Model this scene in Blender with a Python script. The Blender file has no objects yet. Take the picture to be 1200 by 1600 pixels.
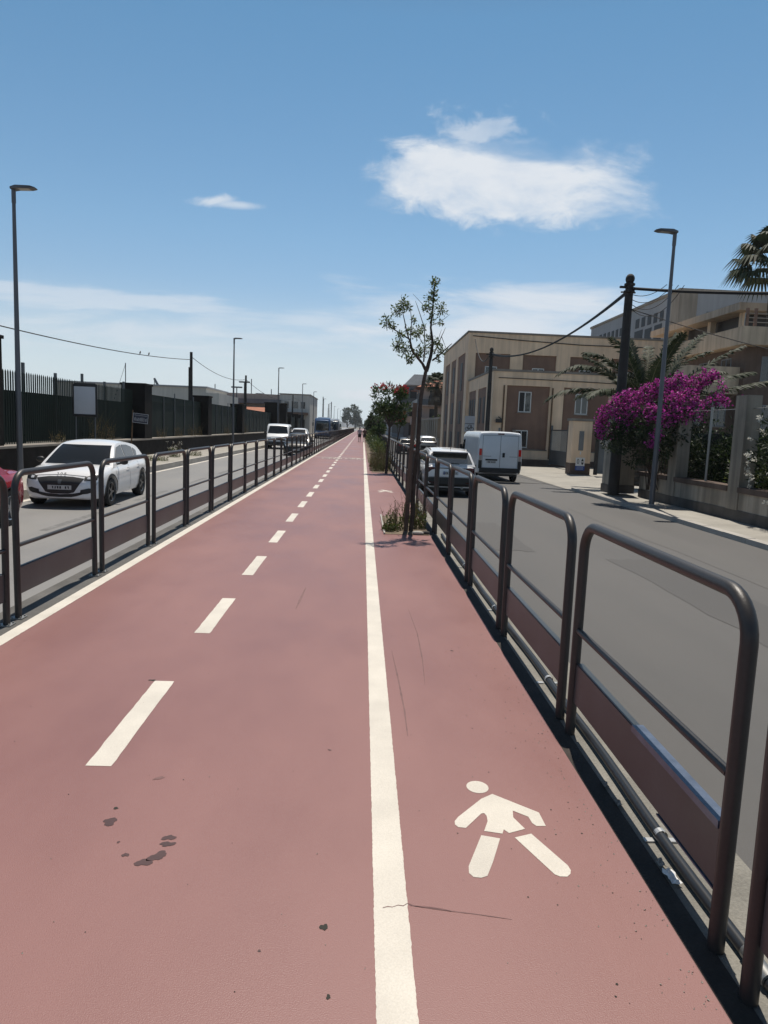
import bpy, bmesh, math, random
from mathutils import Vector, Matrix, noise
from mathutils.bvhtree import BVHTree
R = math.radians
PI = math.pi
rnd = random.Random(11)
sc = bpy.context.scene
COL = sc.collection

# ---------------------------------------------------------------- camera
F, CX, CY, CAMH = 1080.0, 600.0, 800.0, 1.7
def _cam_axes():
    d = Vector(((567-CX)/F, (CY-667)/F, -1)).normalized()
    h2 = Vector(((667-CX)/F, (CY-671)/F, -1)).normalized()
    up = h2.cross(d).normalized()
    if up.y < 0: up = -up
    rt = d.cross(up).normalized()
    return Matrix(((rt.x, d.x, up.x), (rt.y, d.y, up.y), (rt.z, d.z, up.z)))   # world -> camera
W2C = _cam_axes()
CAM = Vector((0, 0, CAMH))
def ray(px, py): return W2C.transposed() @ Vector(((px-CX)/F, (CY-py)/F, -1))
def atY(px, py, Y):
    r = ray(px, py); return CAM + r*(Y/r.y)
def atZ(px, py, z):
    r = ray(px, py); return CAM + r*((z-CAMH)/r.z)
def atX(px, py, x):
    r = ray(px, py); return CAM + r*(x/r.x)
cd = bpy.data.cameras.new('camera'); cam = bpy.data.objects.new('camera', cd); COL.objects.link(cam)
cam.matrix_world = Matrix.Translation(CAM) @ W2C.transposed().to_4x4()
cd.sensor_fit = 'AUTO'; cd.sensor_width = 36; cd.lens = 36*F/1600
cd.clip_start = 0.05; cd.clip_end = 6000
sc.camera = cam

# ---------------------------------------------------------------- mesh builder
class MB:
    def __init__(s): s.v = []; s.f = []; s.m = []
    def add(s, vs, fs, mi=0, M=None):
        o = len(s.v)
        s.v += [tuple(M @ Vector(p)) if M is not None else tuple(p) for p in vs]
        s.f += [tuple(i+o for i in f) for f in fs]; s.m += [mi]*len(fs)
        return s
    def box(s, x0, x1, y0, y1, z0, z1, mi=0, M=None):
        return s.add([(x0,y0,z0),(x1,y0,z0),(x1,y1,z0),(x0,y1,z0),(x0,y0,z1),(x1,y0,z1),(x1,y1,z1),(x0,y1,z1)],
              [(0,3,2,1),(4,5,6,7),(0,1,5,4),(1,2,6,5),(2,3,7,6),(3,0,4,7)], mi, M)
    def tube(s, pts, r, seg=8, mi=0, cap=True):
        pts = [Vector(p) for p in pts]; n = len(pts)
        rs = r if isinstance(r, (list, tuple)) else [r]*n
        t0 = (pts[1]-pts[0]).normalized()
        a = Vector((0,0,1)) if abs(t0.z) < .9 else Vector((1,0,0))
        u = t0.cross(a).normalized()
        vs = []
        for i, p in enumerate(pts):
            t = (pts[min(i+1,n-1)]-pts[max(i-1,0)]).normalized()
            u = (u - t*u.dot(t)).normalized(); w = t.cross(u)
            for k in range(seg):
                q = 2*PI*k/seg
                vs.append(p + (u*math.cos(q)+w*math.sin(q))*rs[i])
        fs = []
        for i in range(n-1):
            for k in range(seg):
                k2 = (k+1) % seg
                fs.append((i*seg+k, i*seg+k2, (i+1)*seg+k2, (i+1)*seg+k))
        if cap:
            fs.append(tuple(reversed(range(seg)))); fs.append(tuple((n-1)*seg+k for k in range(seg)))
        return s.add(vs, fs, mi)
    def ell(s, c, r, seg=10, rings=6, mi=0, M=None):
        vs = [(c[0],c[1],c[2]-r[2])]
        for j in range(1, rings):
            a = -PI/2+PI*j/rings
            for k in range(seg):
                q = 2*PI*k/seg
                vs.append((c[0]+r[0]*math.cos(a)*math.cos(q), c[1]+r[1]*math.cos(a)*math.sin(q), c[2]+r[2]*math.sin(a)))
        vs.append((c[0],c[1],c[2]+r[2])); top = len(vs)-1
        fs = [(0, 1+(k+1)%seg, 1+k) for k in range(seg)]
        for j in range(rings-2):
            for k in range(seg):
                fs.append((1+j*seg+k, 1+j*seg+(k+1)%seg, 1+(j+1)*seg+(k+1)%seg, 1+(j+1)*seg+k))
        fs += [(1+(rings-2)*seg+k, 1+(rings-2)*seg+(k+1)%seg, top) for k in range(seg)]
        return s.add(vs, fs, mi, M)
    def prism(s, poly, z0, z1, mi=0, M=None):
        n = len(poly)
        vs = [(p[0],p[1],z0) for p in poly]+[(p[0],p[1],z1) for p in poly]
        fs = [tuple(reversed(range(n))), tuple(range(n,2*n))]+[(i,(i+1)%n,n+(i+1)%n,n+i) for i in range(n)]
        return s.add(vs, fs, mi, M)
    def lathe(s, prof, seg=20, mi=0, M=None):      # prof (r, h) about the local z axis
        vs = []
        for r, h in prof:
            for k in range(seg):
                q = 2*PI*k/seg; vs.append((r*math.cos(q), r*math.sin(q), h))
        fs = []
        for i in range(len(prof)-1):
            for k in range(seg):
                k2 = (k+1) % seg
                fs.append((i*seg+k, i*seg+k2, (i+1)*seg+k2, (i+1)*seg+k))
        return s.add(vs, fs, mi, M)
    def quad(s, a, b, c, d, mi=0): return s.add([a,b,c,d], [(0,1,2,3)], mi)
    def grid(s, rows, mi=0, closed=False):
        n = len(rows[0]); vs = [p for r in rows for p in r]; fs = []
        for i in range(len(rows)-1):
            for k in range(n if closed else n-1):
                k2 = (k+1) % n
                fs.append((i*n+k, i*n+k2, (i+1)*n+k2, (i+1)*n+k))
        return s.add(vs, fs, mi)
    def mesh(s, name, mats, smooth=None):
        me = bpy.data.meshes.new(name); me.from_pydata(s.v, [], s.f)
        for m in (mats if isinstance(mats, (list, tuple)) else [mats]): me.materials.append(m)
        if any(s.m): me.polygons.foreach_set('material_index', s.m)
        if smooth:
            me.polygons.foreach_set('use_smooth', [True]*len(me.polygons))
            me.set_sharp_from_angle(angle=R(smooth))
        me.update(); return me
    def build(s, name, mats, parent=None, smooth=None, bevel=0, recalc=False, loc=None):
        me = s.mesh(name, mats, smooth)
        if recalc:
            bm = bmesh.new(); bm.from_mesh(me); bmesh.ops.remove_doubles(bm, verts=bm.verts, dist=1e-5)
            bmesh.ops.recalc_face_normals(bm, faces=bm.faces); bm.to_mesh(me); bm.free()
        o = bpy.data.objects.new(name, me); COL.objects.link(o)
        if parent: o.parent = parent
        if loc: o.location = loc
        if bevel:
            b = o.modifiers.new('bevel', 'BEVEL'); b.width = bevel; b.segments = 2; b.limit_method = 'ANGLE'
        return o
def tag(o, label, cat, group=None):
    o['label'] = label; o['category'] = cat
    if group: o['group'] = group
    return o
def thing(name, label, cat, loc=(0,0,0), rz=0, group=None):
    o = bpy.data.objects.new(name, None); COL.objects.link(o)
    o.location = loc; o.rotation_euler = (0,0,rz); o.empty_display_size = .2
    return tag(o, label, cat, group)
def struct(o): o['kind'] = 'structure'; return o
def stuff(o): o['kind'] = 'stuff'; return o
KIDS = {}
def copy_tree(o, parent=None):
    c = o.copy(); COL.objects.link(c)
    if parent: c.parent = parent
    for ch in [x for x in o.children]: copy_tree(ch, c)
    return c

# ---------------------------------------------------------------- materials
def nd(nt, t, **kw):
    n = nt.nodes.new(t)
    for k, v in kw.items(): setattr(n, k, v)
    return n
def mat(name, col, rough=.6, metal=0.0, var=.12, scale=1.5, fine=.06, fscale=60, bump=0.0, bscale=80, spec=.5, coat=0.0, coord='pos', streak=0.0, col2=None, alpha=None):
    m = bpy.data.materials.new(name); m.use_nodes = True; nt = m.node_tree
    p = nt.nodes['Principled BSDF']; L = nt.links.new
    p.inputs['Roughness'].default_value = rough; p.inputs['Metallic'].default_value = metal
    p.inputs['Specular IOR Level'].default_value = spec
    p.inputs['Coat Weight'].default_value = coat; p.inputs['Coat Roughness'].default_value = .05
    if coord == 'pos': src = nd(nt, 'ShaderNodeNewGeometry').outputs['Position']
    else: src = nd(nt, 'ShaderNodeTexCoord').outputs['Object']
    n1 = nd(nt, 'ShaderNodeTexNoise'); n1.inputs['Scale'].default_value = scale; n1.inputs['Detail'].default_value = 6
    n2 = nd(nt, 'ShaderNodeTexNoise'); n2.inputs['Scale'].default_value = fscale; n2.inputs['Detail'].default_value = 2
    L(src, n1.inputs['Vector']); L(src, n2.inputs['Vector'])
    def rng(s, amt):
        r = nd(nt, 'ShaderNodeMapRange'); r.inputs['From Min'].default_value = .3; r.inputs['From Max'].default_value = .7
        r.inputs['To Min'].default_value = 1-amt; r.inputs['To Max'].default_value = 1+amt; L(s, r.inputs['Value']); return r.outputs[0]
    mu = nd(nt, 'ShaderNodeMath', operation='MULTIPLY'); L(rng(n1.outputs[0], var), mu.inputs[0]); L(rng(n2.outputs[0], fine), mu.inputs[1])
    fac = mu.outputs[0]
    if streak:
        mp = nd(nt, 'ShaderNodeMapping'); mp.inputs['Scale'].default_value = (3.5, 3.5, .22); L(src, mp.inputs['Vector'])
        n3 = nd(nt, 'ShaderNodeTexNoise'); n3.inputs['Scale'].default_value = 1.0; n3.inputs['Detail'].default_value = 5; L(mp.outputs[0], n3.inputs['Vector'])
        m2 = nd(nt, 'ShaderNodeMath', operation='MULTIPLY'); L(fac, m2.inputs[0]); L(rng(n3.outputs[0], streak), m2.inputs[1]); fac = m2.outputs[0]
    base = nd(nt, 'ShaderNodeMix', data_type='RGBA', blend_type='MULTIPLY'); base.inputs['Factor'].default_value = 1
    base.inputs[6].default_value = (*col, 1)
    if col2:
        c2 = nd(nt, 'ShaderNodeMix', data_type='RGBA'); c2.inputs[6].default_value = (*col, 1); c2.inputs[7].default_value = (*col2, 1)
        n4 = nd(nt, 'ShaderNodeTexNoise'); n4.inputs['Scale'].default_value = scale*.6; n4.inputs['Detail'].default_value = 8; n4.inputs['Roughness'].default_value = .65
        L(src, n4.inputs['Vector'])
        r4 = nd(nt, 'ShaderNodeMapRange'); r4.inputs['From Min'].default_value = .42; r4.inputs['From Max'].default_value = .62; L(n4.outputs[0], r4.inputs['Value'])
        L(r4.outputs[0], c2.inputs[0]); L(c2.outputs[2], base.inputs[6])
    cmb = nd(nt, 'ShaderNodeCombineColor'); 
    for i in range(3): L(fac, cmb.inputs[i])
    L(cmb.outputs[0], base.inputs[7]); L(base.outputs[2], p.inputs['Base Color'])
    if bump:
        b = nd(nt, 'ShaderNodeBump'); b.inputs['Strength'].default_value = bump; b.inputs['Distance'].default_value = .01
        nb = nd(nt, 'ShaderNodeTexNoise'); nb.inputs['Scale'].default_value = bscale; nb.inputs['Detail'].default_value = 3
        L(src, nb.inputs['Vector']); L(nb.outputs[0], b.inputs['Height']); L(b.outputs[0], p.inputs['Normal'])
    return m
def leafmat(name, cols, trans=.3, rough=.5):
    m = bpy.data.materials.new(name); m.use_nodes = True; nt = m.node_tree; L = nt.links.new
    p = nt.nodes['Principled BSDF']; out = nt.nodes['Material Output']
    g = nd(nt, 'ShaderNodeNewGeometry'); cr = nd(nt, 'ShaderNodeValToRGB')
    e = cr.color_ramp.elements; e[0].color = (*cols[0], 1); e[1].color = (*cols[-1], 1)
    for i, c in enumerate(cols[1:-1]):
        q = e.new((i+1)/(len(cols)-1)); q.color = (*c, 1)
    L(g.outputs['Random Per Island'], cr.inputs[0]); L(cr.outputs[0], p.inputs['Base Color'])
    p.inputs['Roughness'].default_value = rough; p.inputs['Specular IOR Level'].default_value = .35
    t = nd(nt, 'ShaderNodeBsdfTranslucent'); L(cr.outputs[0], t.inputs[0])
    mx = nd(nt, 'ShaderNodeMixShader'); mx.inputs[0].default_value = trans
    L(p.outputs[0], mx.inputs[1]); L(t.outputs[0], mx.inputs[2]); L(mx.outputs[0], out.inputs[0])
    return m
M = {}
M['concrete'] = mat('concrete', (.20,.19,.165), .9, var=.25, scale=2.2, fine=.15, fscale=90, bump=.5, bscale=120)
M['railshade'] = mat('painted_rail_shade', (.034,.027,.022), .9, var=.3, scale=6, bump=.5)  # dark tone for the railing shade painted on the right kerb
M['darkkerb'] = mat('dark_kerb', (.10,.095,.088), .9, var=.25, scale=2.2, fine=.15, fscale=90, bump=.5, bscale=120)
M['kerb'] = mat('kerb_stone', (.36,.34,.31), .85, var=.15, fine=.1, bump=.3)
M['white_paint'] = mat('white_line_paint', (.575,.535,.47), .65, var=.10, scale=3, fine=.07, fscale=150, bump=.25, bscale=220)
M['faded_paint'] = mat('faded_line_paint', (.155,.153,.15), .8, var=.3, scale=6, fine=.2, fscale=40)
M['railing'] = mat('railing_paint', (.036,.033,.032), .44, .2, var=.12, scale=4, fine=.06, coord='obj', bump=.08, bscale=160)
M['plank'] = mat('infill_plank_paint', (.046,.054,.058), .38, .15, var=.2, scale=3, coord='obj')
M['bluefilm'] = mat('blue_protective_film', (.10,.125,.175), .35, .2, var=.25, scale=12)
M['conduit'] = mat('black_conduit', (.018,.019,.021), .38, var=.2)
M['clamp'] = mat('clamp_metal', (.5,.5,.49), .4, .6)
M['steel'] = mat('galvanised_steel', (.28,.28,.27), .45, .7)
M['lamp'] = mat('lamp_post_paint', (.105,.11,.125), .45, .3, var=.1, coord='obj')
M['lampglass'] = mat('lamp_lens', (.35,.36,.36), .2)
M['pole'] = mat('dark_pole', (.025,.023,.022), .8, var=.3, scale=3, streak=.3)
M['timber'] = mat('weathered_timber', (.10,.068,.05), .85, var=.25, scale=4, streak=.35, bump=.3)
M['wire'] = mat('cable_black', (.012,.012,.013), .7)
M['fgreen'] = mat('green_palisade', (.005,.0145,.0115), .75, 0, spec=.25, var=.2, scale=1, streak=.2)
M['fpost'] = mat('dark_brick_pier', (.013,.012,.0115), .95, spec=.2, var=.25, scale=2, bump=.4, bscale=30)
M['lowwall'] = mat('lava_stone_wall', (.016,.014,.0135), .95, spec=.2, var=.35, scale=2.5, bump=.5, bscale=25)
M['coping'] = mat('coping_stone', (.22,.20,.175), .9, var=.2)
M['beige'] = mat('beige_plaster', (.72,.545,.385), .9, var=.10, scale=.7, streak=.14, fine=.04, bump=.1)
M['beige2'] = mat('pale_beige_plaster', (.44,.36,.27), .9, var=.10, scale=.7, streak=.2, fine=.04)
M['brown'] = mat('brown_render', (.20,.125,.092), .9, var=.12, scale=1.0, streak=.10, fine=.05)
M['brownlow'] = mat('brown_plinth', (.10,.07,.055), .9, var=.2, scale=1.0, streak=.2)
M['greybld'] = mat('grey_concrete_panels', (.33,.34,.355), .9, var=.08, scale=.3, streak=.06)
M['tanbld'] = mat('tan_concrete', (.29,.255,.21), .9, var=.12, scale=.3, streak=.2)
M['dirtywall'] = mat('stained_wall', (.27,.235,.19), .95, var=.2, scale=1.2, streak=.4, bump=.3, bscale=40)
M['wallbase'] = mat('dark_wall_plinth', (.085,.075,.066), .95, var=.3, scale=2, streak=.2)
M['pinkbld'] = mat('pink_plaster', (.42,.31,.26), .9, var=.1, scale=.4, streak=.1)
M['paleb'] = mat('pale_plaster', (.52,.50,.46), .9, var=.08, scale=.4, streak=.1)
M['bluegrey'] = mat('blue_grey_render', (.12,.135,.155), .9, var=.15, scale=.4, streak=.1)
M['roofred'] = mat('terracotta_roof', (.36,.15,.095), .9, var=.2, scale=2)
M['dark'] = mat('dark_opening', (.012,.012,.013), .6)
M['glass'] = mat('window_glass', (.02,.024,.028), .06, spec=.8)
M['shutter'] = mat('shutter_grey', (.17,.18,.19), .6)
M['frame'] = mat('white_window_frame', (.62,.62,.60), .5)
M['ironwork'] = mat('grey_iron', (.10,.11,.12), .5, .4)
M['soil'] = mat('dry_soil', (.15,.115,.08), 1, var=.35, scale=8, fine=.3, bump=.8, bscale=60)
M['bark'] = mat('tree_bark', (.062,.046,.037), .95, var=.35, scale=9, streak=.2, bump=.6, bscale=50)
M['palmtrunk'] = mat('palm_trunk', (.085,.065,.048), .95, var=.4, scale=6, bump=.9, bscale=14)
M['cwhite'] = mat('white_car_paint', (.78,.78,.78), .22, var=.015, fine=.0, coat=.6, coord='obj')
M['vwhite'] = mat('white_van_paint', (.66,.68,.70), .3, var=.04, scale=2, fine=.0, coat=.3, coord='obj')
M['cred'] = mat('red_car_paint', (.34,.018,.028), .22, .1, var=.03, fine=0, coat=.7, coord='obj')
M['cdark'] = mat('dark_car_paint', (.012,.013,.015), .4, 0, var=.03, fine=0, coat=.15, coord='obj')
M['csilver'] = mat('silver_car_paint', (.45,.46,.47), .28, .5, var=.03, fine=0, coat=.5, coord='obj')
M['busblue'] = mat('blue_bus_paint', (.06,.125,.26), .28, .1, var=.04, fine=0, coat=.4, coord='obj')
M['plastic'] = mat('black_plastic', (.018,.018,.019), .55)
M['rubber'] = mat('tyre_rubber', (.016,.016,.017), .85)
M['rim'] = mat('alloy_rim', (.42,.43,.44), .3, .8)
M['rimdark'] = mat('dark_alloy_rim', (.11,.11,.115), .3, .8)
M['cglass'] = mat('car_glass', (.012,.016,.018), .04, spec=.8, fine=0, var=0)
M['rglass'] = mat('tinted_rear_glass', (.55,.54,.46), .05, .9, fine=0, var=.1)
M['lens'] = mat('headlight_lens', (.62,.64,.66), .1, .3, fine=0)
M['chrome'] = mat('bright_chrome', (.75,.75,.75), .12, 1.0)
M['taillens'] = mat('tail_light_lens', (.62,.02,.015), .15, fine=0)
M['darkred'] = mat('dark_tail_lens', (.06,.008,.009), .12, fine=0)
M['amber'] = mat('clear_tail_lens', (.42,.36,.33), .2, fine=0)
M['plate'] = mat('number_plate', (.45,.45,.44), .5)
M['euband'] = mat('plate_blue_band', (.01,.05,.30), .5)
M['skin'] = mat('skin', (.38,.21,.15), .6)
M['hair'] = mat('dark_hair', (.02,.014,.011), .6)
M['shirt1'] = mat('pale_grey_shirt', (.40,.38,.40), .9)
M['shirt2'] = mat('dark_brown_top', (.11,.06,.05), .9)
M['shorts'] = mat('black_shorts', (.02,.02,.022), .9)
M['signwhite'] = mat('sign_back_grey', (.50,.53,.58), .5, var=.06)
M['navy'] = mat('navy_sign', (.025,.03,.05), .5)
M['signblue'] = mat('sign_blue', (.02,.07,.30), .5)
M['white'] = mat('flat_white', (.72,.72,.72), .6)
M['black'] = mat('flat_black', (.015,.015,.015), .6)
M['rust'] = mat('rusty_pipe', (.13,.08,.045), .8, var=.4, scale=8)
M['litter'] = mat('paper_litter', (.7,.69,.67), .8)
M['graf'] = mat('graffiti_paint', (.045,.047,.065), .9)
M['stain'] = mat('damp_stain', (.062,.026,.024), .5, var=.25, scale=14)
M['gum'] = mat('dark_blot', (.018,.017,.012), .8)
M['skid'] = mat('tyre_scuff', (.165,.09,.085), .8, var=.3, scale=10)
M['leaf'] = leafmat('tree_leaves', [(.05,.08,.02),(.105,.15,.04),(.18,.22,.07)])
M['leafdark'] = leafmat('dark_leaves', [(.010,.018,.008),(.022,.038,.014),(.04,.062,.02)])
M['oleander'] = leafmat('oleander_leaves', [(.03,.05,.02),(.05,.085,.03),(.085,.12,.04)])
M['farleaf'] = leafmat('distant_leaves', [(.022,.038,.022),(.035,.055,.028),(.05,.075,.035)])
M['palm'] = leafmat('palm_leaflets', [(.012,.021,.009),(.021,.036,.014),(.038,.052,.023)], .15, .65)
M['palmpale'] = mat('frond_midrib', (.15,.145,.085), .6)
M['deadleaf'] = leafmat('dead_fronds', [(.09,.07,.05),(.14,.11,.075)], .1)
M['bract'] = leafmat('magenta_bracts', [(.16,.012,.10),(.46,.03,.31),(.68,.10,.54),(.30,.03,.14)], .35)
M['redflower'] = leafmat('red_flowers', [(.35,.02,.03),(.5,.06,.08)], .3)
M['whiteflower'] = leafmat('white_flowers', [(.62,.60,.52),(.75,.74,.68)], .3)
M['drygrass'] = leafmat('dry_weeds', [(.16,.12,.055),(.22,.16,.08),(.08,.09,.03),(.12,.06,.04)], .25)
M['weedgreen'] = leafmat('green_weeds', [(.05,.075,.018),(.09,.12,.03),(.14,.15,.05)], .3)

# ---- asphalt and red coating get their own node set-ups
def ground_mat(name, c1, c2, rough, speck, bumpstr, stretch=(1,.25,1), s1=.9, spk=(.5,.5)):
    m = bpy.data.materials.new(name); m.use_nodes = True; nt = m.node_tree; L = nt.links.new
    p = nt.nodes['Principled BSDF']; p.inputs['Roughness'].default_value = rough; p.inputs['Specular IOR Level'].default_value = .5
    g = nd(nt, 'ShaderNodeNewGeometry')
    mp = nd(nt, 'ShaderNodeMapping'); mp.inputs['Scale'].default_value = stretch; L(g.outputs['Position'], mp.inputs[0])
    a = nd(nt, 'ShaderNodeTexNoise'); a.inputs['Scale'].default_value = s1; a.inputs['Detail'].default_value = 7; a.inputs['Roughness'].default_value = .6; L(mp.outputs[0], a.inputs[0])
    cr = nd(nt, 'ShaderNodeValToRGB'); e = cr.color_ramp.elements
    e[0].position = .3; e[1].position = .7; e[0].color = (*c1,1); e[1].color = (*c2,1); L(a.outputs[0], cr.inputs[0])
    b = nd(nt, 'ShaderNodeTexNoise'); b.inputs['Scale'].default_value = 240; b.inputs['Detail'].default_value = 2; L(g.outputs['Position'], b.inputs[0])
    r = nd(nt, 'ShaderNodeMapRange'); r.inputs[1].default_value = .3; r.inputs[2].default_value = .7; r.inputs[3].default_value = 1-speck; r.inputs[4].default_value = 1+speck; L(b.outputs[0], r.inputs[0])
    v = nd(nt, 'ShaderNodeTexVoronoi'); v.inputs['Scale'].default_value = 9; L(g.outputs['Position'], v.inputs[0])
    v2 = nd(nt, 'ShaderNodeMapRange'); v2.inputs[1].default_value = .012; v2.inputs[2].default_value = .03; v2.inputs[3].default_value = spk[0]; v2.inputs[4].default_value = 1; L(v.outputs['Distance'], v2.inputs[0])
    sel = nd(nt, 'ShaderNodeMath', operation='GREATER_THAN'); sel.inputs[1].default_value = spk[1]; L(v.outputs['Color'], sel.inputs[0])
    mxs = nd(nt, 'ShaderNodeMix', data_type='FLOAT'); L(sel.outputs[0], mxs.inputs[0]); mxs.inputs[2].default_value = 1; L(v2.outputs[0], mxs.inputs[3])
    mu = nd(nt, 'ShaderNodeMath', operation='MULTIPLY'); L(r.outputs[0], mu.inputs[0]); L(mxs.outputs[0], mu.inputs[1])
    cc = nd(nt, 'ShaderNodeCombineColor'); [L(mu.outputs[0], cc.inputs[i]) for i in range(3)]
    mx = nd(nt, 'ShaderNodeMix', data_type='RGBA', blend_type='MULTIPLY'); mx.inputs[0].default_value = 1; L(cr.outputs[0], mx.inputs[6]); L(cc.outputs[0], mx.inputs[7])
    L(mx.outputs[2], p.inputs['Base Color'])
    rr = nd(nt, 'ShaderNodeMapRange'); rr.inputs[1].default_value = .3; rr.inputs[2].default_value = .7; rr.inputs[3].default_value = rough-.1; rr.inputs[4].default_value = rough+.1; L(a.outputs[0], rr.inputs[0]); L(rr.outputs[0], p.inputs['Roughness'])
    bu = nd(nt, 'ShaderNodeBump'); bu.inputs['Strength'].default_value = bumpstr; bu.inputs['Distance'].default_value = .004
    L(b.outputs[0], bu.inputs['Height']); L(bu.outputs[0], p.inputs['Normal'])
    return m
M['red'] = ground_mat('red_path_coating', (.208,.096,.086), (.252,.122,.111), .5, .08, .35, (1,.5,1), .8, (.25,.86))
M['asphalt'] = ground_mat('asphalt', (.068,.066,.063), (.106,.102,.098), .72, .24, .8, (1,.22,1), .55, (.5,.7))
M['asphalt2'] = ground_mat('worn_asphalt', (.165,.162,.158), (.225,.220,.213), .7, .14, .6, (1,.4,1), .7, (.6,.7))
M['patch1'] = ground_mat('dark_asphalt_patch', (.060,.058,.056), (.086,.083,.080), .75, .24, .8, (1,.3,1), 1.1, (.6,.7))
M['patch2'] = ground_mat('pale_asphalt_patch', (.080,.077,.073), (.112,.108,.102), .75, .24, .8, (1,.3,1), 1.1, (.6,.7))
M['paving'] = ground_mat('pale_paving', (.25,.235,.205), (.36,.34,.30), .9, .12, .5, (1,1,1), 1.2, (.5,.7))
M['earth'] = ground_mat('bare_ground', (.12,.105,.08), (.2,.18,.14), .95, .2, .5, (1,1,1), .1, (.5,.7))
# ================================================================ ground, roads, path
LZ, RZ, SZ = -.33, -.55, -.44      # left road, right road, right pavement levels
YN, YF = -8, 620
struct(MB().quad((-3000,-400,-.75),(3000,-400,-.75),(3000,4500,-.75),(-3000,4500,-.75)).build('ground', M['earth']))
struct(MB().box(-8.0,-3.05,YN,YF,LZ-.2,LZ).build('road', M['asphalt2']))
rd = MB(); rd.box(1.62,8.62,YN,40,RZ-.2,RZ); rd.box(1.62,7.2,40,YF,RZ-.2,RZ-.001); struct(rd.build('road', M['asphalt']))
path = struct(MB().box(-2.62,1.15,YN,YF,-.2,0).build('cycle_path', M['red']))
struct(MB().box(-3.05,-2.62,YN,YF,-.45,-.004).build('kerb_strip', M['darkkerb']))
struct(MB().box(1.15,1.62,YN,YF,-.7,-.004).build('kerb_strip', M['concrete']))
struct(MB().quad((1.15,YN,.0),(1.243,YN,.0),(1.243,YF,.0),(1.15,YF,.0)).build('rail_shade_strip', M['railshade']))  # painted shade: dark strip deepens the railing's shadow on the kerb
# left pavement with kerb
lp = MB(); lp.box(-10.75,-8.14,YN,YF,-.5,-.12); struct(lp.build('pavement', M['paving']))
lk = MB()
y = 8.0
while y < 160:
    lk.box(-8.14,-8.0,y,y+.985,-.5,-.115+rnd.uniform(-.004,.004)); y += 1.0
struct(lk.build('kerb', M['kerb']))
struct(MB().quad((-8.0+.1,YN,LZ+.004),(-7.86+.1,YN,LZ+.004),(-7.86+.1,YF,LZ+.004),(-7.9,YF,LZ+.004)).build('edge_line', M['white_paint']))
# right pavement, ramped driveway apron, pavement beyond
struct(MB().box(8.86,14.5,YN,27.6,-.7,SZ).build('pavement', M['paving']))
rk = MB(); y = 4.0
while y < 27.4:
    rk.box(8.62,8.86,y,y+.985,-.7,SZ+.012+rnd.uniform(-.003,.003)); y += 1.0
struct(rk.build('kerb', M['kerb']))
ap = MB(); ap.add([(8.62,27.6,RZ+.004),(16,27.6,SZ),(16,46.9,SZ),(8.62,44,SZ),(8.62,40,RZ+.02)], [(0,1,2,3,4)])
ap.add([(7.2,40,RZ+.004),(8.62,40,RZ+.02),(8.62,44,SZ),(8.62,YF,SZ),(7.4,YF,SZ),(7.4,44,SZ-.02),(7.2,44,RZ)], [(0,1,2,3,4,5,6)])
struct(ap.build('pavement', M['paving']))
def strip(mb, x0, x1, y0, y1, z=.004): mb.quad((x0,y0,z),(x1,y0,z),(x1,y1,z),(x0,y1,z))
# ragged-edged painted lines
def ragged(name, x0, x1, y0, y1, amp, step=.03, far=14, parent=path, z=.0015, m='white_paint'):
    ys = []; y = y0
    while y < y1:
        ys.append(y); y += step if y < far else (2.0 if y > 40 else .4)
    ys.append(y1); rows = []
    for y in ys:
        a = amp if y < far else 0
        rows.append([(x0+rnd.uniform(-a,a),y,z),(x1+rnd.uniform(-a,a),y,z)])
    return MB().grid(rows).build(name, M[m], parent)
ragged('divider_line', .10, .222, -6, 600, .0014, .012)
ragged('edge_line', -2.715, -2.60, -6, 600, .002, .02, z=.002)
dash = None
for k in range(60):
    y0 = 3.25+2.2*k - (0 if k else 0)
    for yy in ([y0] if k else [y0, y0-2.2, y0-4.4]):
        if dash is None:
            pr = []
            n = 18
            rows = [[(-.063+rnd.uniform(-.002,.002), j*1.14/n, .0015), (.063+rnd.uniform(-.002,.002), j*1.14/n+.0, .0015)] for j in range(n+1)]
            dash = MB().grid(rows).build('lane_dash', M['white_paint'], path); o = dash
        else:
            o = dash.copy(); COL.objects.link(o)
        o.location = (-1.235, yy, 0)
struct_marks = []
# pedestrian pictogram, drawn on the path in metres
def pictogram(ox, oy, s=1.0):
    def G2(px, py): 
        g = atZ(px, py, 0); return (g.x-.665)*s+ox, (g.y-2.8)*s+oy
    mb = MB()
    head = []
    cx_, cy_ = G2(746, 1230); ax = abs(G2(763,1230)[0]-G2(729,1230)[0])/2; ay = abs(G2(746,1221)[1]-G2(746,1240)[1])/2
    for k in range(24):
        q = 2*PI*k/24; head.append((cx_+ax*math.cos(q), cy_+ay*math.sin(q), .0015))
    mb.add(head, [tuple(range(24))])
    T = lambda x, y: (560+x*.3, 1180+y*.3)
    def poly(pts):
        v = [(*G2(*T(*p)), .0015) for p in pts]; mb.add(list(reversed(v)), [tuple(range(len(v)))])
    poly([(697,203),(640,228),(520,322),(501,345),(503,362),(520,376),(560,380),(640,305),(655,303),(668,318),(673,345),(655,396),(750,410),(757,388),(785,407),(868,385),(806,325),(804,290),(885,322),(905,355),(928,370),(976,370),(940,300)])
    poly([(640,418),(738,435),(700,560),(688,590),(672,630),(640,640),(600,636),(576,615),(574,580)])
    poly([(814,430),(900,410),(1090,575),(1106,600),(1104,620),(1088,634),(1050,633),(1022,622)])
    return mb.build('pedestrian_pictogram', M['white_paint'], path)
pictogram(.665, 2.8)
for oy in (18.6, 36.2): pictogram(.66, oy)
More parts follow.
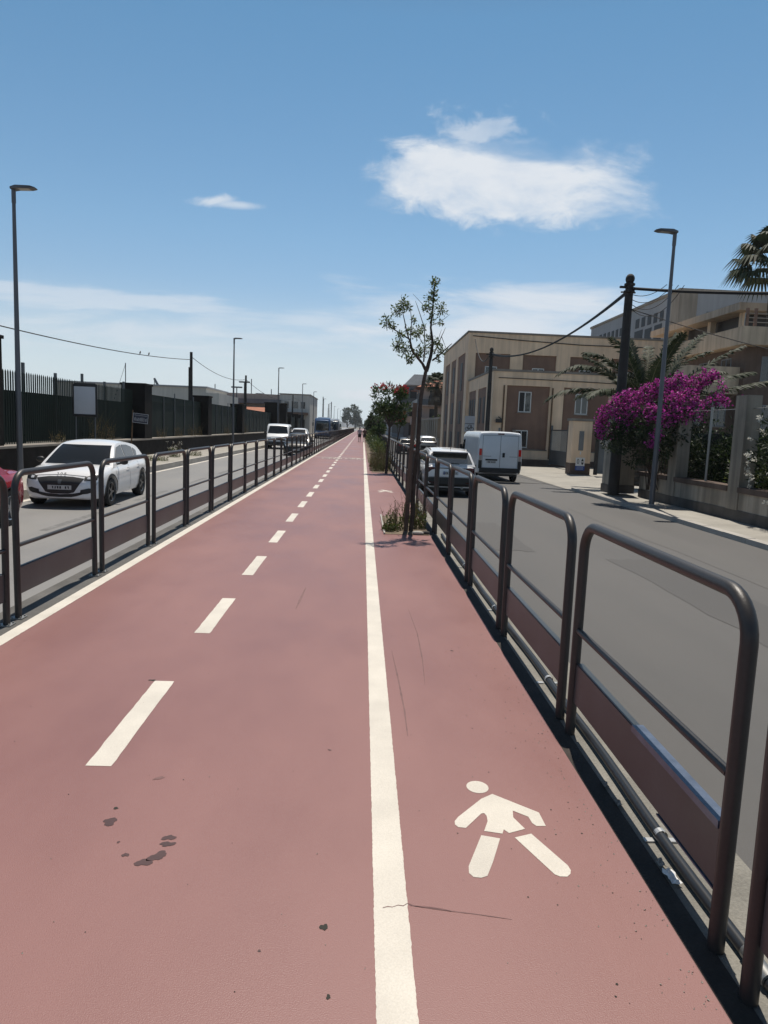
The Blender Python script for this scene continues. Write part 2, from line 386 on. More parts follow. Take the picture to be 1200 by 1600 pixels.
# transverse lines and bicycle pictograms far along
mb = MB(); strip(mb,-2.6,.10,37.4,37.55); mb.build('cross_line', M['white_paint'], path)
def bike(ox, oy):
    mb = MB()
    for cx_ in (-.3,.3):
        ring = [(ox+cx_+.2*math.cos(2*PI*k/16), oy+.45*math.sin(2*PI*k/16), .006) for k in range(17)]
        mb.tube(ring, .03, 4)
    for a, b in (((-.3,0),(-.1,.7)),((-.1,.7),(.2,.7)),((.2,.7),(.3,0)),((-.3,0),(0,0)),((0,0),(.2,.7)),((0,0),(-.12,.8)),((.2,.7),(.15,.95))):
        mb.tube([(ox+a[0],oy+a[1],.006),(ox+b[0],oy+b[1],.006)], .03, 4)
    for i in range(len(mb.v)): mb.v[i] = (mb.v[i][0], mb.v[i][1], .004+.004*(mb.v[i][2] > .006))
    mb.build('bicycle_pictogram', M['white_paint'], path)
bike(-1.55, 36.2); bike(-.35, 36.4)
# stains, blots, scuffs
def blob(name, px, py, rx, ry, rot, m, lobes=9, z=.0013):
    g = atZ(px, py, 0); vs = []
    ph = [rnd.uniform(0,6.3) for _ in range(3)]
    for k in range(36):
        q = 2*PI*k/36; r = 1+.22*math.sin(2*q+ph[0])+.16*math.sin(3*q+ph[1])+.09*math.sin(5*q+ph[2])+.05*math.sin(11*q+ph[0])
        x, y_ = rx*r*math.cos(q), ry*r*math.sin(q)
        vs.append((g.x+x*math.cos(rot)-y_*math.sin(rot), g.y+x*math.sin(rot)+y_*math.cos(rot), z))
    MB().add(vs, [tuple(range(36))]).build(name, M[m], path)
for px,py,rx,ry,rot,m in [(172,1284,.031,.024,.6,'stain'),(264,1309,.024,.018,.2,'stain'),(262,1319,.030,.015,.3,'stain'),(246,1338,.034,.026,.5,'stain'),(224,1348,.032,.020,.5,'stain'),(196,1336,.012,.012,0,'stain'),
        (181,1263,.011,.008,.3,'gum'),(506,1449,.012,.016,.3,'gum'),(513,1558,.007,.008,0,'gum'),(405,1486,.006,.004,0,'stain'),(238,1063,.02,.013,0,'gum'),(515,1172,.009,.006,0,'stain'),(185,1316,.006,.006,0,'stain'),(706,1017,.012,.008,0,'gum'),(248,1216,.03,.01,.6,'skid')]:
    blob('stain', px, py, rx, ry, rot, m)
for i in range(90):
    g = (rnd.uniform(-2.4,1.12), rnd.uniform(1.2,9)) if i < 40 else (1.12-abs(rnd.gauss(0,.28)), rnd.uniform(1.5,7))
    if .05 < g[0] < .26: continue
    s = rnd.uniform(.0018,.005); q0 = rnd.uniform(0,6)
    MB().add([(g[0]+s*math.cos(q0+k*PI/3)*rnd.uniform(.7,1.2), g[1]+s*math.sin(q0+k*PI/3)*rnd.uniform(.7,1.2), .0014) for k in range(6)], [tuple(range(6))]).build('speck', M['gum'], path)
gr = MB()
for i in range(900):
    if rnd.random() < .75: x_ = (1.14-abs(rnd.gauss(0,.10))) if rnd.random() < .6 else (-2.58+abs(rnd.gauss(0,.10)))
    else: x_ = rnd.uniform(-2.5,1.1)
    y_ = 1.2+9*rnd.random()**1.5; s = rnd.uniform(.0012,.004); q0 = rnd.uniform(0,6)
    if .07 < x_ < .25: continue
    gr.add([(x_+s*math.cos(q0+k*PI/2.5)*rnd.uniform(.6,1.3), y_+s*math.sin(q0+k*PI/2.5)*rnd.uniform(.6,1.3), .0014+.003*(k == 2)) for k in range(5)], [(0,1,2,3,4)])
gr = gr.build('grit', M['coping'], path); gr['kind'] = 'stuff'
def scuff(pts, w, m='skid'):
    rows = []
    P = [atZ(px,py,0) for px,py in pts]
    for i in range(len(P)-1):
        for t in range(8):
            p = P[i].lerp(P[i+1], t/8); rows.append(p)
    rows.append(P[-1]); out = []
    for i, p in enumerate(rows):
        d = (rows[min(i+1,len(rows)-1)]-rows[max(i-1,0)]).normalized(); nrm = Vector((-d.y,d.x,0))
        ww = w*(.35+.65*math.sin(PI*i/(len(rows)-1)))*rnd.uniform(.7,1.2)
        out.append([tuple(p-nrm*ww+Vector((0,0,.0012))), tuple(p+nrm*ww+Vector((0,0,.0012)))])
    MB().grid(out).build('scuff_mark', M[m], path)
scuff([(612,1017),(622,1060),(632,1110),(637,1150)], .006)
scuff([(638,952),(652,990),(660,1030),(664,1070)], .005)
scuff([(478,918),(470,935),(462,952)], .012)
scuff([(640,1415),(690,1422),(740,1428),(800,1437)], .0022)
mbk = MB()
# thin crack across the divider line
ck = [atZ(px,py,0) for px,py in [(598,1419),(606,1417),(613,1418),(622,1415),(630,1416),(637,1412),(648,1416),(658,1417),(672,1418),(686,1420),(705,1424)]]
rows = [[(p.x,p.y-.0016*(1+.5*math.sin(i*2)),.0023),(p.x,p.y+.0016,.0023)] for i,p in enumerate(ck)]
MB().grid(rows).build('crack', M['skid'], path)
def patch(x0, x1, y0, y1, m):
    n = 40; vs = []
    for k in range(n):
        t = k/n*4; s_ = int(t); f_ = t-s_
        px_, py_ = [(x0+(x1-x0)*f_,y0),(x1,y0+(y1-y0)*f_),(x1-(x1-x0)*f_,y1),(x0,y1-(y1-y0)*f_)][s_]
        vs.append((px_+rnd.uniform(-.05,.05), py_+rnd.uniform(-.08,.08), RZ+.004))
    struct(MB().add(vs, [tuple(range(n))]).build('asphalt_patch', M[m]))
patch(4.6,5.7,6.0,12.5,'patch1'); patch(2.6,3.4,13,17,'patch1'); patch(6.4,7.3,9.0,21,'patch2')
# left road: faded dashes; right road: faint repair seam
mb = MB()
for k in range(14):
    y0 = 12.2+5.0*k; strip(mb,-5.62,-5.48,y0,y0+2.6,LZ+.004)
struct(mb.build('lane_marking', M['faded_paint']))

# ================================================================ railings
PIT, PW, PH = 1.87, 1.66, 1.24
def hoop_pts(n=6, r=.15):
    pts = [(0,0,0),(0,0,PH-.03-r)]
    for k in range(1,n+1):
        q = PI/2*k/n; pts.append((0, r-r*math.cos(q), PH-.03-r+r*math.sin(q)))
    pts.append((0,PW-r,PH-.03))
    for k in range(1,n+1):
        q = PI/2*k/n; pts.append((0, PW-r+r*math.sin(q), PH-.03-r+r*math.cos(q)))
    pts.append((0,PW,0)); return pts
def make_panel(side, seg=14, n=7):
    root = thing('railing_panel', 'tmp', 'railing')
    MB().tube(hoop_pts(n), .0278, seg).build('hoop', M['railing'], root, smooth=50)
    MB().tube([(0,.03,.61),(0,PW-.03,.61)], .018, seg).build('mid_bar', M['railing'], root, smooth=50)
    s = side
    pk = MB(); pk.box(-.004,.004,.032,PW-.032,.20,.42); pk.box(-.004+s*.004,.032*s+.002,.034,PW-.034,.42,.426); pk.box(min(0,s*.03),max(0,s*.03),.034,PW-.034,.194,.20)
    pk.box(min(s*.026,s*.03),max(s*.026,s*.03),.034,PW-.034,.405,.42); pk.box(min(s*.026,s*.03),max(s*.026,s*.03),.034,PW-.034,.20,.214)
    pk.build('infill_plank', M['plank'], root)
    for y in ((0, PW) if side < 0 else ()):
        bp = MB(); bp.box(-.05,.05,y-.05,y+.05,-.003,.006)
        for dx in (-.035,.035):
            for dy in (-.035,.035): bp.lathe([(.0,.018),(.008,.018),(.008,.004)], 6, M=Matrix.Translation((dx,y+dy,0)))
        bp.build('base_plate', M['steel'], root)
    return root
def far_panel(side):
    mb = MB(); mb.tube(hoop_pts(3), .029, 6); mb.tube([(0,.03,.61),(0,PW-.03,.61)], .021, 6); mb.box(-.006,.006,.032,PW-.032,.195,.42)
    return mb.mesh('railing_panel', M['railing'], smooth=50)
ORD = ['nearest','second','third','fourth','fifth','sixth','seventh','eighth','ninth','tenth','eleventh','twelfth']
def rail_run(x, y0, side, word, n):
    proto = make_panel(side); fm = far_panel(side)
    for k in range(-1, n):
        y = y0+PIT*k
        if k < 26:
            o = proto if k == -1 else copy_tree(proto)
            if k < 11:
                nm = ORD[k+1]
                o['label'] = f'dark metal hoop railing with low plank, {nm} one along the {word} of the red path'
            elif k < 26: o['label'] = f'dark metal hoop railing in the middle stretch along the {word} of the red path'
        else:
            o = bpy.data.objects.new('railing_panel', fm); COL.objects.link(o)
            o['label'] = f'tiny dark hoop railing in the far stretch along the {word} of the red path'; o['category'] = 'railing'
        o['group'] = f'hoop railings along the {word} of the path'
        o.location = (x+rnd.uniform(-.006,.006), y, 0); o.rotation_euler = (0, rnd.uniform(-.008,.008), rnd.uniform(-.004,.004))
    return proto
pl = rail_run(-2.82, 5.73, -1, 'left', 120)
pr = rail_run(1.25, 2.10, 1, 'right', 120)
# the nearest right panel carries blue film on the plank's near end
near = [o for o in COL.objects if o.name.startswith('railing_panel') and o.get('label','').startswith('dark metal hoop railing with low plank, second one along the right')][0]
near['label'] = 'dark metal hoop railing whose plank is edged with peeling blue film at its near end'
fb = MB(); fb.box(-.012,.040,.045,.80,.428,.434); fb.box(-.012,-.006,.045,.80,.405,.428); fb.box(-.008,.038,.045,.50,.186,.192)
fb.build('blue_film', M['bluefilm'], near)
# conduit along the foot of the right railing
cdm = MB(); pts = []
y = -1.0
while y < 11: pts.append((1.335+.006*math.sin(y*1.7)+.004*math.sin(y*4.1), y, .024+.004*math.sin(y*2.3))); y += .2
cdm.tube(pts, .024, 12)
cdt = cdm.build('conduit', M['conduit'], smooth=50); tag(cdt, 'black plastic conduit clipped to the kerb at the foot of the right railing', 'pipe')
for yy in (2.72, 4.55, 6.45, 8.5):
    c = MB(); ring = [(1.335+.006*math.sin(yy*1.7)+.027*math.cos(q), 0, .024+.027*math.sin(q)) for q in [PI*k/8 for k in range(-1,10)]]
    c.grid([[(x, yy-.014, z) for x,_,z in ring], [(x, yy+.014, z) for x,_,z in ring]]); c.box(1.26,1.305,yy-.014,yy+.014,-.002,.004); c.box(1.365,1.40,yy-.014,yy+.014,-.002,.004)
    c.build('clamp', M['clamp'], cdt)
cj = MB(); cj.tube([(1.336,1.93,.026),(1.336,2.06,.026)], .028, 12); cj.build('coupling', M['steel'], cdt, smooth=50)
# litter scraps beside the conduit
def scrap(px, py, s, lab, m='litter'):
    g = atZ(px, py, 0); vs = []
    n = 7
    for j in range(n):
        for i in range(4):
            vs.append((g.x+(i-1.5)*s*.28*rnd.uniform(.8,1.2), g.y+(j-3)*s*.3, .006+.012*rnd.random()))
    mb = MB(); mb.add(vs, [(j*4+i,j*4+i+1,(j+1)*4+i+1,(j+1)*4+i) for j in range(n-1) for i in range(3)])
    tag(mb.build('litter', M[m]), lab, 'litter')
scrap(1049, 1373, .05, 'crumpled white paper scrap on the kerb by the black conduit')
scrap(1032, 1352, .03, 'small brown paper scrap beside the black conduit', 'coping')
scrap(945, 1228, .03, 'tan leaf scrap at the kerb below the nearest railing', 'coping')
scrap(966, 1257, .03, 'little pile of pale crumbs beside the white conduit clamp', 'coping')
# ================================================================ vehicles
# local frame of a vehicle: x across, +y towards its front, z up, origin on the road under its middle
def interp(tab, t):
    if t <= tab[0][0]: return tab[0][1]
    for (a, va), (b, vb) in zip(tab, tab[1:]):
        if t <= b:
            k = (t-a)/(b-a); k2 = k*k*(3-2*k)*.5+k*.5
            return va+(vb-va)*k2
    return tab[-1][1]
CAR_SEC = [(0,0),(.80,0),(.93,.06),(.985,.22),(1.0,.48),(.985,.72),(.955,.88),(.90,.965),(.78,1.0)]
VAN_SEC = [(0,0),(.86,0),(.96,.03),(.99,.10),(1.0,.35),(.985,.60),(.955,.85),(.93,.955),(.88,.99),(.78,1.0)]
def shell(stations, top, bot, wid, sec, crown):
    rows = []
    for y in stations:
        zt, zb, w_ = interp(top,y), interp(bot,y), interp(wid,y); h = zt-zb
        half = [(fx*w_, zb+fz*h) for fx, fz in sec]+[(.45*w_, zt+crown*.8)]
        ring = [(x,y,z) for x,z in half]+[(0,y,zt+crown)]+[(-x,y,z) for x,z in reversed(half[1:])]
        rows.append(ring)
    mb = MB(); mb.grid(rows, closed=True); n = len(rows[0])
    mb.f.append(tuple(reversed(range(n)))); mb.m.append(0)
    o = (len(rows)-1)*n; mb.f.append(tuple(o+k for k in range(n))); mb.m.append(0)
    return mb
def cut_wheels(o, ys, r, w_, z):
    cut = MB()
    for y in ys:
        for s in (-1,1):
            vs = []; n = 28
            xa, xb = s*(w_-.30), s*(w_+.2)
            for x in (min(xa,xb),max(xa,xb)):
                vs += [(x,y+r*math.cos(2*PI*k/n),z+r*math.sin(2*PI*k/n)) for k in range(n)]
            cut.add(vs, [tuple(reversed(range(n))),tuple(range(n,2*n))]+[(k,(k+1)%n,n+(k+1)%n,n+k) for k in range(n)])
    c = cut.build('cutter', M['plastic'], recalc=True); par = o.parent; o.parent = None
    md = o.modifiers.new('b','BOOLEAN'); md.object = c; md.operation = 'DIFFERENCE'; md.solver = 'EXACT'
    bpy.context.view_layer.update()
    me = bpy.data.meshes.new_from_object(o.evaluated_get(bpy.context.evaluated_depsgraph_get()))
    o.modifiers.clear(); o.data = me; o.parent = par; bpy.data.objects.remove(c)
    me.polygons.foreach_set('use_smooth', [True]*len(me.polygons)); me.set_sharp_from_angle(angle=R(38))
def bvh_of(mbs):
    v, f = [], []
    for m in mbs:
        o = len(v); v += m.v; f += [tuple(i+o for i in q) for q in m.f]
    return BVHTree.FromPolygons(v, f)
class Car:
    def __init__(s, root): s.root = root
def decal(tree, side, tops, bots, n=4, off=.006, sub=6, sx=0):
    """patch laid over the body seen along 'front','back','left','right'; tops/bots are polylines (a,z) of equal length"""
    mb = MB(); rows = []
    def dens(pl):
        out = []
        for (a,b),(c,d) in zip(pl, pl[1:]):
            out += [(a+(c-a)*t/sub, b+(d-b)*t/sub) for t in range(sub)]
        return out+[pl[-1]]
    T, B = dens(tops), dens(bots)
    for j in range(n+1):
        row = []
        for (a,b),(c,d) in zip(T,B):
            p, z = a+(c-a)*j/n, b+(d-b)*j/n
            if side == 'front': o, dr = Vector((p,9,z)), Vector((0,-1,0))
            elif side == 'back': o, dr = Vector((p,-9,z)), Vector((0,1,0))
            elif side == 'left': o, dr = Vector((-5,p,z)), Vector((1,0,0))
            else: o, dr = Vector((5,p,z)), Vector((-1,0,0))
            h = tree.ray_cast(o, dr)[0]
            if h is None:
                h = row[-1]+dr*off if row else o
            row.append(h-dr*off)
        rows.append(row)
    flip = side in ('front','left')
    if flip: rows = [list(reversed(r)) for r in rows]
    mb.grid([[tuple(p) for p in r] for r in rows]); return mb
WHEELS = {}
def wheel_mesh(r, w_, rimkind):
    k = (r, w_, rimkind)
    if k in WHEELS: return WHEELS[k]
    RY = Matrix.Rotation(PI/2, 4, 'Y')
    t = MB(); t.lathe([(r*.66,-w_/2),(r*.94,-w_/2),(r,-w_*.36),(r,w_*.36),(r*.94,w_/2),(r*.68,w_/2),(r*.66,w_*.2)], 28, M=RY)
    ri = MB(); ri.lathe([(r*.68,w_*.47),(r*.66,w_*.49),(r*.61,w_*.44),(r*.60,w_*.1),(0,w_*.08)], 28, M=RY)
    for q in range(5):
        M5 = Matrix.Rotation(2*PI*q/5,4,'X') @ RY
        ri.prism([(-.028,.05*r),(-.022,.60*r),(.022,.60*r),(.028,.05*r)], w_*.30, w_*.43, M=M5)
    ri.lathe([(.0,w_*.45),(.12*r,w_*.45),(.15*r,w_*.38)], 12, M=RY)
    WHEELS[k] = (t.mesh('wheel', M['rubber'], 40), ri.mesh('rim', M[rimkind], 40)); return WHEELS[k]
def add_wheels(root, ys, x, r, w_, rimkind):
    for y in ys:
        for s in (-1,1):
            tm, rm = wheel_mesh(r, w_, rimkind)
            t = bpy.data.objects.new('wheel', tm); COL.objects.link(t); t.parent = root; t.location = (s*x,y,r)
            if s < 0: t.rotation_euler = (0,0,PI)
            q = bpy.data.objects.new('rim', rm); COL.objects.link(q); q.parent = t
def mirrorx(mb):
    m = MB(); m.v = [(-x,y,z) for x,y,z in mb.v]; m.f = [tuple(reversed(f)) for f in mb.f]; m.m = list(mb.m); return m
def passenger_car(name, label, cat, p, paint, loc, rz, group=None):
    root = thing(name, label, cat, loc, rz, group)
    L2 = p['L']/2; W2 = p['W']/2
    st = sorted(set([-L2,-L2+.03,-L2+.09,-L2+.2,-L2+.35]+[-L2+.5+i*(p['L']-1)/22 for i in range(23)]+[L2-.35,L2-.2,L2-.09,L2-.03,L2]))
    body = shell(st, p['top'], p['bot'], p['wid'], CAR_SEC, p.get('crown',.03))
    # cabin over the lower body
    prof = p['cab']          # (y,z) windscreen base .. rear base
    zb = p['belt']; zr = max(z for y,z in prof); wb, wr = p['wb'], p['wr']
    def hw(z): return wb+(wr-wb)*max(0,min(1,(z-zb)/(zr-zb)))
    dense = []
    for i in range(len(prof)-1):
        p0, p1, p2, p3 = prof[max(i-1,0)], prof[i], prof[i+1], prof[min(i+2,len(prof)-1)]
        for t in range(5):
            t /= 5
            if p.get('sharp') : q = (p1[0]+(p2[0]-p1[0])*t, p1[1]+(p2[1]-p1[1])*t)
            else: q = tuple(.5*((2*p1[k])+(-p0[k]+p2[k])*t+(2*p0[k]-5*p1[k]+4*p2[k]-p3[k])*t*t+(-p0[k]+3*p1[k]-3*p2[k]+p3[k])*t**3) for k in (0,1))
            dense.append(q)
    dense.append(prof[-1])
    cabm = MB(); US = [-1,-.97,-.9,-.75,-.5,-.25,0,.25,.5,.75,.9,.97,1]
    rows = []
    for y,z in dense:
        h_ = hw(z); row = []
        for u in US:
            e = abs(u)**5
            row.append((u*h_, y, z+.035*(1-u*u)-.025*e))
        low = p['belt']-.06
        rows.append([(-wb, y, low)]+row+[(wb, y, low)])
    cabm.grid([list(reversed(r)) for r in rows])
    body_o = body.build('body', M[paint], root, smooth=40, recalc=True)
    cut_wheels(body_o, p['axles'], p['wr_']+.045, W2, p['wr_'])
    cabm.build('cabin', M[paint], root, smooth=45)
    tree = bvh_of([body, cabm])
    # glass
    def glass(i0, i1, u, name, m='cglass', trim=(.10,.06)):
        a, b = prof[i0], prof[i1]
        za, zb_ = a[1]+(b[1]-a[1])*trim[0], b[1]-(b[1]-a[1])*trim[1]
        if a[1] > b[1]: za, zb_ = b[1]+(a[1]-b[1])*trim[0], a[1]-(a[1]-b[1])*trim[1]
        side = 'front' if i0 == 0 else 'back'
        wl, wt = hw(za)*u, hw(zb_)*u
        decal(tree, side, [(-wt,zb_),(wt,zb_)], [(-wl,za),(wl,za)], 8, .008, 14).build(name, M[m], root, smooth=60)
    ir = p['roof_i']
    glass(0, ir[0], .90, 'windscreen'); glass(ir[1], len(prof)-1, p.get('rear_u',.84), 'rear_window', p.get('rear_glass','cglass'), p.get('rear_trim',(.14,.10)))
    for s in ('left','right'):
        for tops, bots in p['side_windows']:
            decal(tree, s, tops, bots, 4, .008, 5).build('side_window', M['cglass'], root, smooth=60)
        for (y0,z0,y1,z1) in p.get('seams', []):
            d_ = .006
            if abs(y1-y0) < abs(z1-z0): decal(tree, s, [(y0-d_,z0),(y0+d_,z0)], [(y1-d_,z1),(y1+d_,z1)], 8, .003, 1).build('door_seam', M['plastic'], root)
            else: decal(tree, s, [(y0,z0+d_),(y1,z1+d_)], [(y0,z0-d_),(y1,z1-d_)], 1, .003, 8).build('door_seam', M['plastic'], root)
        for (y0,z0) in p.get('handles', []):
            decal(tree, s, [(y0-.10,z0+.018),(y0+.10,z0+.018)], [(y0-.10,z0-.014),(y0+.10,z0-.014)], 2, .022, 4).build('door_handle', M[p.get('handle_m','chrome')], root)
        if 'arch' in p:
            for y in p['axles']:
                r0 = p['wr_']+.04; qs = [R(-12+204*k/24) for k in range(25)]
                decal(tree, s, [(y+(r0+p['arch'])*math.cos(q), p['wr_']+(r0+p['arch'])*math.sin(q)) for q in qs], [(y+r0*math.cos(q), p['wr_']+r0*math.sin(q)) for q in qs], 2, .012, 1).build('wheel_arch_trim', M['plastic'], root, smooth=60)
        if 'sill' in p:
            y0,y1,z0,z1 = p['sill']
            decal(tree, s, [(y0,z1),(y1,z1)], [(y0,z0),(y1,z0)], 3, .01, 12).build('sill_trim', M['plastic'], root, smooth=60)
    for side, nm, m, tops, bots, mirror in p['patches']:
        off_ = .018 if nm in ('number_plate','plate_band','headlight_lamp','running_light') else p.get('off',.008)
        d_ = decal(tree, side, tops, bots, 12, off_, 6); d_.build(nm, M[m], root, smooth=60)
        if mirror:
            decal(tree, side, [(-a,z) for a,z in reversed(tops)], [(-a,z) for a,z in reversed(bots)], 12, off_, 6).build(nm, M[m], root, smooth=60)
    # mirrors
    my, mz = p['mirror']
    for s in (-1,1):
        mm = MB(); mm.ell((s*(wb+.14),my,mz),(.10,.055,.07),12,8); mm.tube([(s*(wb-.02),my+.02,mz-.06),(s*(wb+.10),my,mz-.03)], .022, 6)
        mm.build('mirror', M[p.get('mirror_m','plastic')], root, smooth=60)
    add_wheels(root, p['axles'], W2-.115, p['wr_'], .205, p.get('rim','rimdark'))
    ub = MB(); ub.box(-W2*.8,W2*.8,-L2+.15,L2-.15,.20,.26); ub.build('underbody', M['plastic'], root)
    return root, tree
def plate_marks(tree, side, x0, z0, root, n=7, m='black', w_=.035, g=.055, h=.055):
    # unreadable characters of the number plate: small upright strokes
    mb = MB()
    for k in range(n):
        if k == 2: continue
        d_ = decal(tree, side, [(x0+k*g, z0+h),(x0+k*g+w_*rnd.uniform(.45,1), z0+h)], [(x0+k*g, z0),(x0+k*g+w_*rnd.uniform(.4,1), z0)], 1, .024, 1); mb.add(d_.v, d_.f)
    return mb
# ---- white hatchback, front three quarters
HB = dict(L=4.05, W=1.75, belt=.90, wb=.815, wr=.60, crown=.022,
    top=[(-2.03,.80),(-1.98,.93),(-1.85,.97),(-1.2,.95),(0,.915),(.75,.905),(1.1,.90),(1.5,.845),(1.8,.765),(1.96,.665),(2.025,.56)],
    bot=[(-2.03,.34),(-1.9,.24),(-1.6,.19),(1.55,.18),(1.9,.19),(2.025,.235)],
    wid=[(-2.03,.66),(-1.96,.78),(-1.8,.845),(-1.4,.875),(1.2,.875),(1.6,.855),(1.85,.78),(1.97,.66),(2.025,.52)],
    cab=[(1.02,.87),(.62,1.16),(.20,1.375),(-.3,1.43),(-.9,1.405),(-1.45,1.32),(-1.72,1.12),(-1.92,.92)], roof_i=(2,5),
    side_windows=[([(.55,1.10),(.22,1.30),(-.18,1.355)],[(.66,.945),(.3,.94),(-.18,.945)]), ([(-.24,1.355),(-.65,1.345),(-1.02,1.28)],[(-.24,.945),(-.62,.96),(-.98,.985)]), ([(-1.08,1.265),(-1.2,1.23),(-1.3,1.18)],[(-1.04,1.0),(-1.16,1.03),(-1.24,1.08)])],
    seams=[(.85,.84,.82,.30),(-.20,.92,-.22,.28),(-1.08,.92,-.98,.60)], handles=[(-.05,.80),(-.95,.83)], handle_m='cwhite',
    arch=.05, axles=(1.23,-1.31), wr_=.325, mirror=(.62,.98), rim='rimdark',
    patches=[
     ('front','grille','plastic',[(-.50,.665),(-.25,.70),(0,.705),(.25,.70),(.50,.665)],[(-.30,.365),(-.18,.335),(0,.33),(.18,.335),(.30,.365)],False),
     ('front','lower_intake','plastic',[(-.66,.40),(-.42,.365),(-.27,.335),(0,.318),(.27,.335),(.42,.365),(.66,.40)],[(-.58,.36),(-.36,.285),(-.24,.26),(0,.255),(.24,.26),(.36,.285),(.58,.36)],False),
     ('front','headlight','plastic',[(.50,.70),(.62,.735),(.76,.74)],[(.50,.62),(.62,.62),(.74,.63)],True),
     ('front','headlight_lamp','lens',[(.56,.70),(.63,.71)],[(.56,.655),(.63,.655)],True),
     ('front','running_light','lens',[(.745,.60),(.765,.60)],[(.67,.40),(.685,.40)],True),
     ('front','number_plate','plate',[(-.25,.515),(.25,.515)],[(-.25,.42),(.25,.42)],False),
     ('front','side_intake','plastic',[(.44,.42),(.60,.46),(.70,.44)],[(.42,.32),(.58,.34),(.66,.37)],True),
     ('front','bonnet_seam','plastic',[(-.52,.715),(0,.748),(.52,.715)],[(-.52,.707),(0,.740),(.52,.707)],False),
     ('back','tail_light','taillens',[(.30,.88),(.78,.88)],[(.30,.74),(.78,.70)],True)])
hx = thing
car1, t1 = passenger_car('parked_car', 'tmp', 'car', HB, 'cwhite', (-6.62,17.2,LZ), PI+R(2.5))
car1.name = 'hatchback_car'; tag(car1, 'white hatchback with black grille facing the camera beside the green fence', 'car')
d_ = plate_marks(t1,'front',-.20,.44,car1); d_.build('plate_character', M['black'], car1)
emb = decal(t1,'front',[(-.045,.64),(.045,.64)],[(-.03,.545),(.03,.545)],3,.020,3); emb.build('emblem', M['ironwork'], car1)
def text_mesh(s, size, depth=.002):
    c = bpy.data.curves.new('lettering', 'FONT'); c.body = s; c.size = size; c.extrude = depth; c.align_x = 'CENTER'; c.align_y = 'CENTER'
    o = bpy.data.objects.new('lettering', c); COL.objects.link(o); bpy.context.view_layer.update()
    me = bpy.data.meshes.new_from_object(o.evaluated_get(bpy.context.evaluated_depsgraph_get())); bpy.data.objects.remove(o); bpy.data.curves.remove(c)
    return me
def lettering(s, size, m, parent, loc, rot, sx=1, name='lettering'):
    me = text_mesh(s, size); me.materials.clear(); me.materials.append(M[m])
    o = bpy.data.objects.new(name, me); COL.objects.link(o); o.parent = parent; o.location = loc; o.rotation_euler = rot; o.scale = (sx,1,1); return o
hb_pt = t1.ray_cast(Vector((0,9,.735)), Vector((0,-1,0)))[0]
lettering('2 0 8', .075, 'black', car1, (hb_pt.x, hb_pt.y+.02, .757), (R(60),0,PI), 1.3, 'badge')
# ---- red car passing out of the left edge (tail end in view)
RC = dict(HB); RC.update(patches=[('back','tail_light','taillens',[(.42,.90),(.80,.86)],[(.50,.74),(.82,.70)],True),('back','number_plate','plate',[(-.26,.62),(.26,.62)],[(-.26,.51),(.26,.51)],False),
     ('front','grille','plastic',[(-.5,.66),(0,.70),(.5,.66)],[(-.4,.42),(0,.40),(.4,.42)],False),('front','headlight','lens',[(.52,.70),(.78,.73)],[(.54,.62),(.76,.63)],True)], arch=.02, rim='rim', handle_m='cred', cab=[(1.02,.87),(.62,1.16),(.20,1.375),(-.3,1.43),(-.7,1.39),(-.95,1.28),(-1.2,1.10),(-1.42,.955)],
    side_windows=[HB['side_windows'][0], ([(-.24,1.345),(-.5,1.335),(-.78,1.26)],[(-.24,.945),(-.5,.955),(-.75,.97)])], seams=HB['seams'][:2])
red_car, _ = passenger_car('hatchback_car', 'red car leaving the frame with its rear wheel behind the first left railing', 'car', RC, 'cred', (-7.18,11.30,LZ), PI+R(-1))
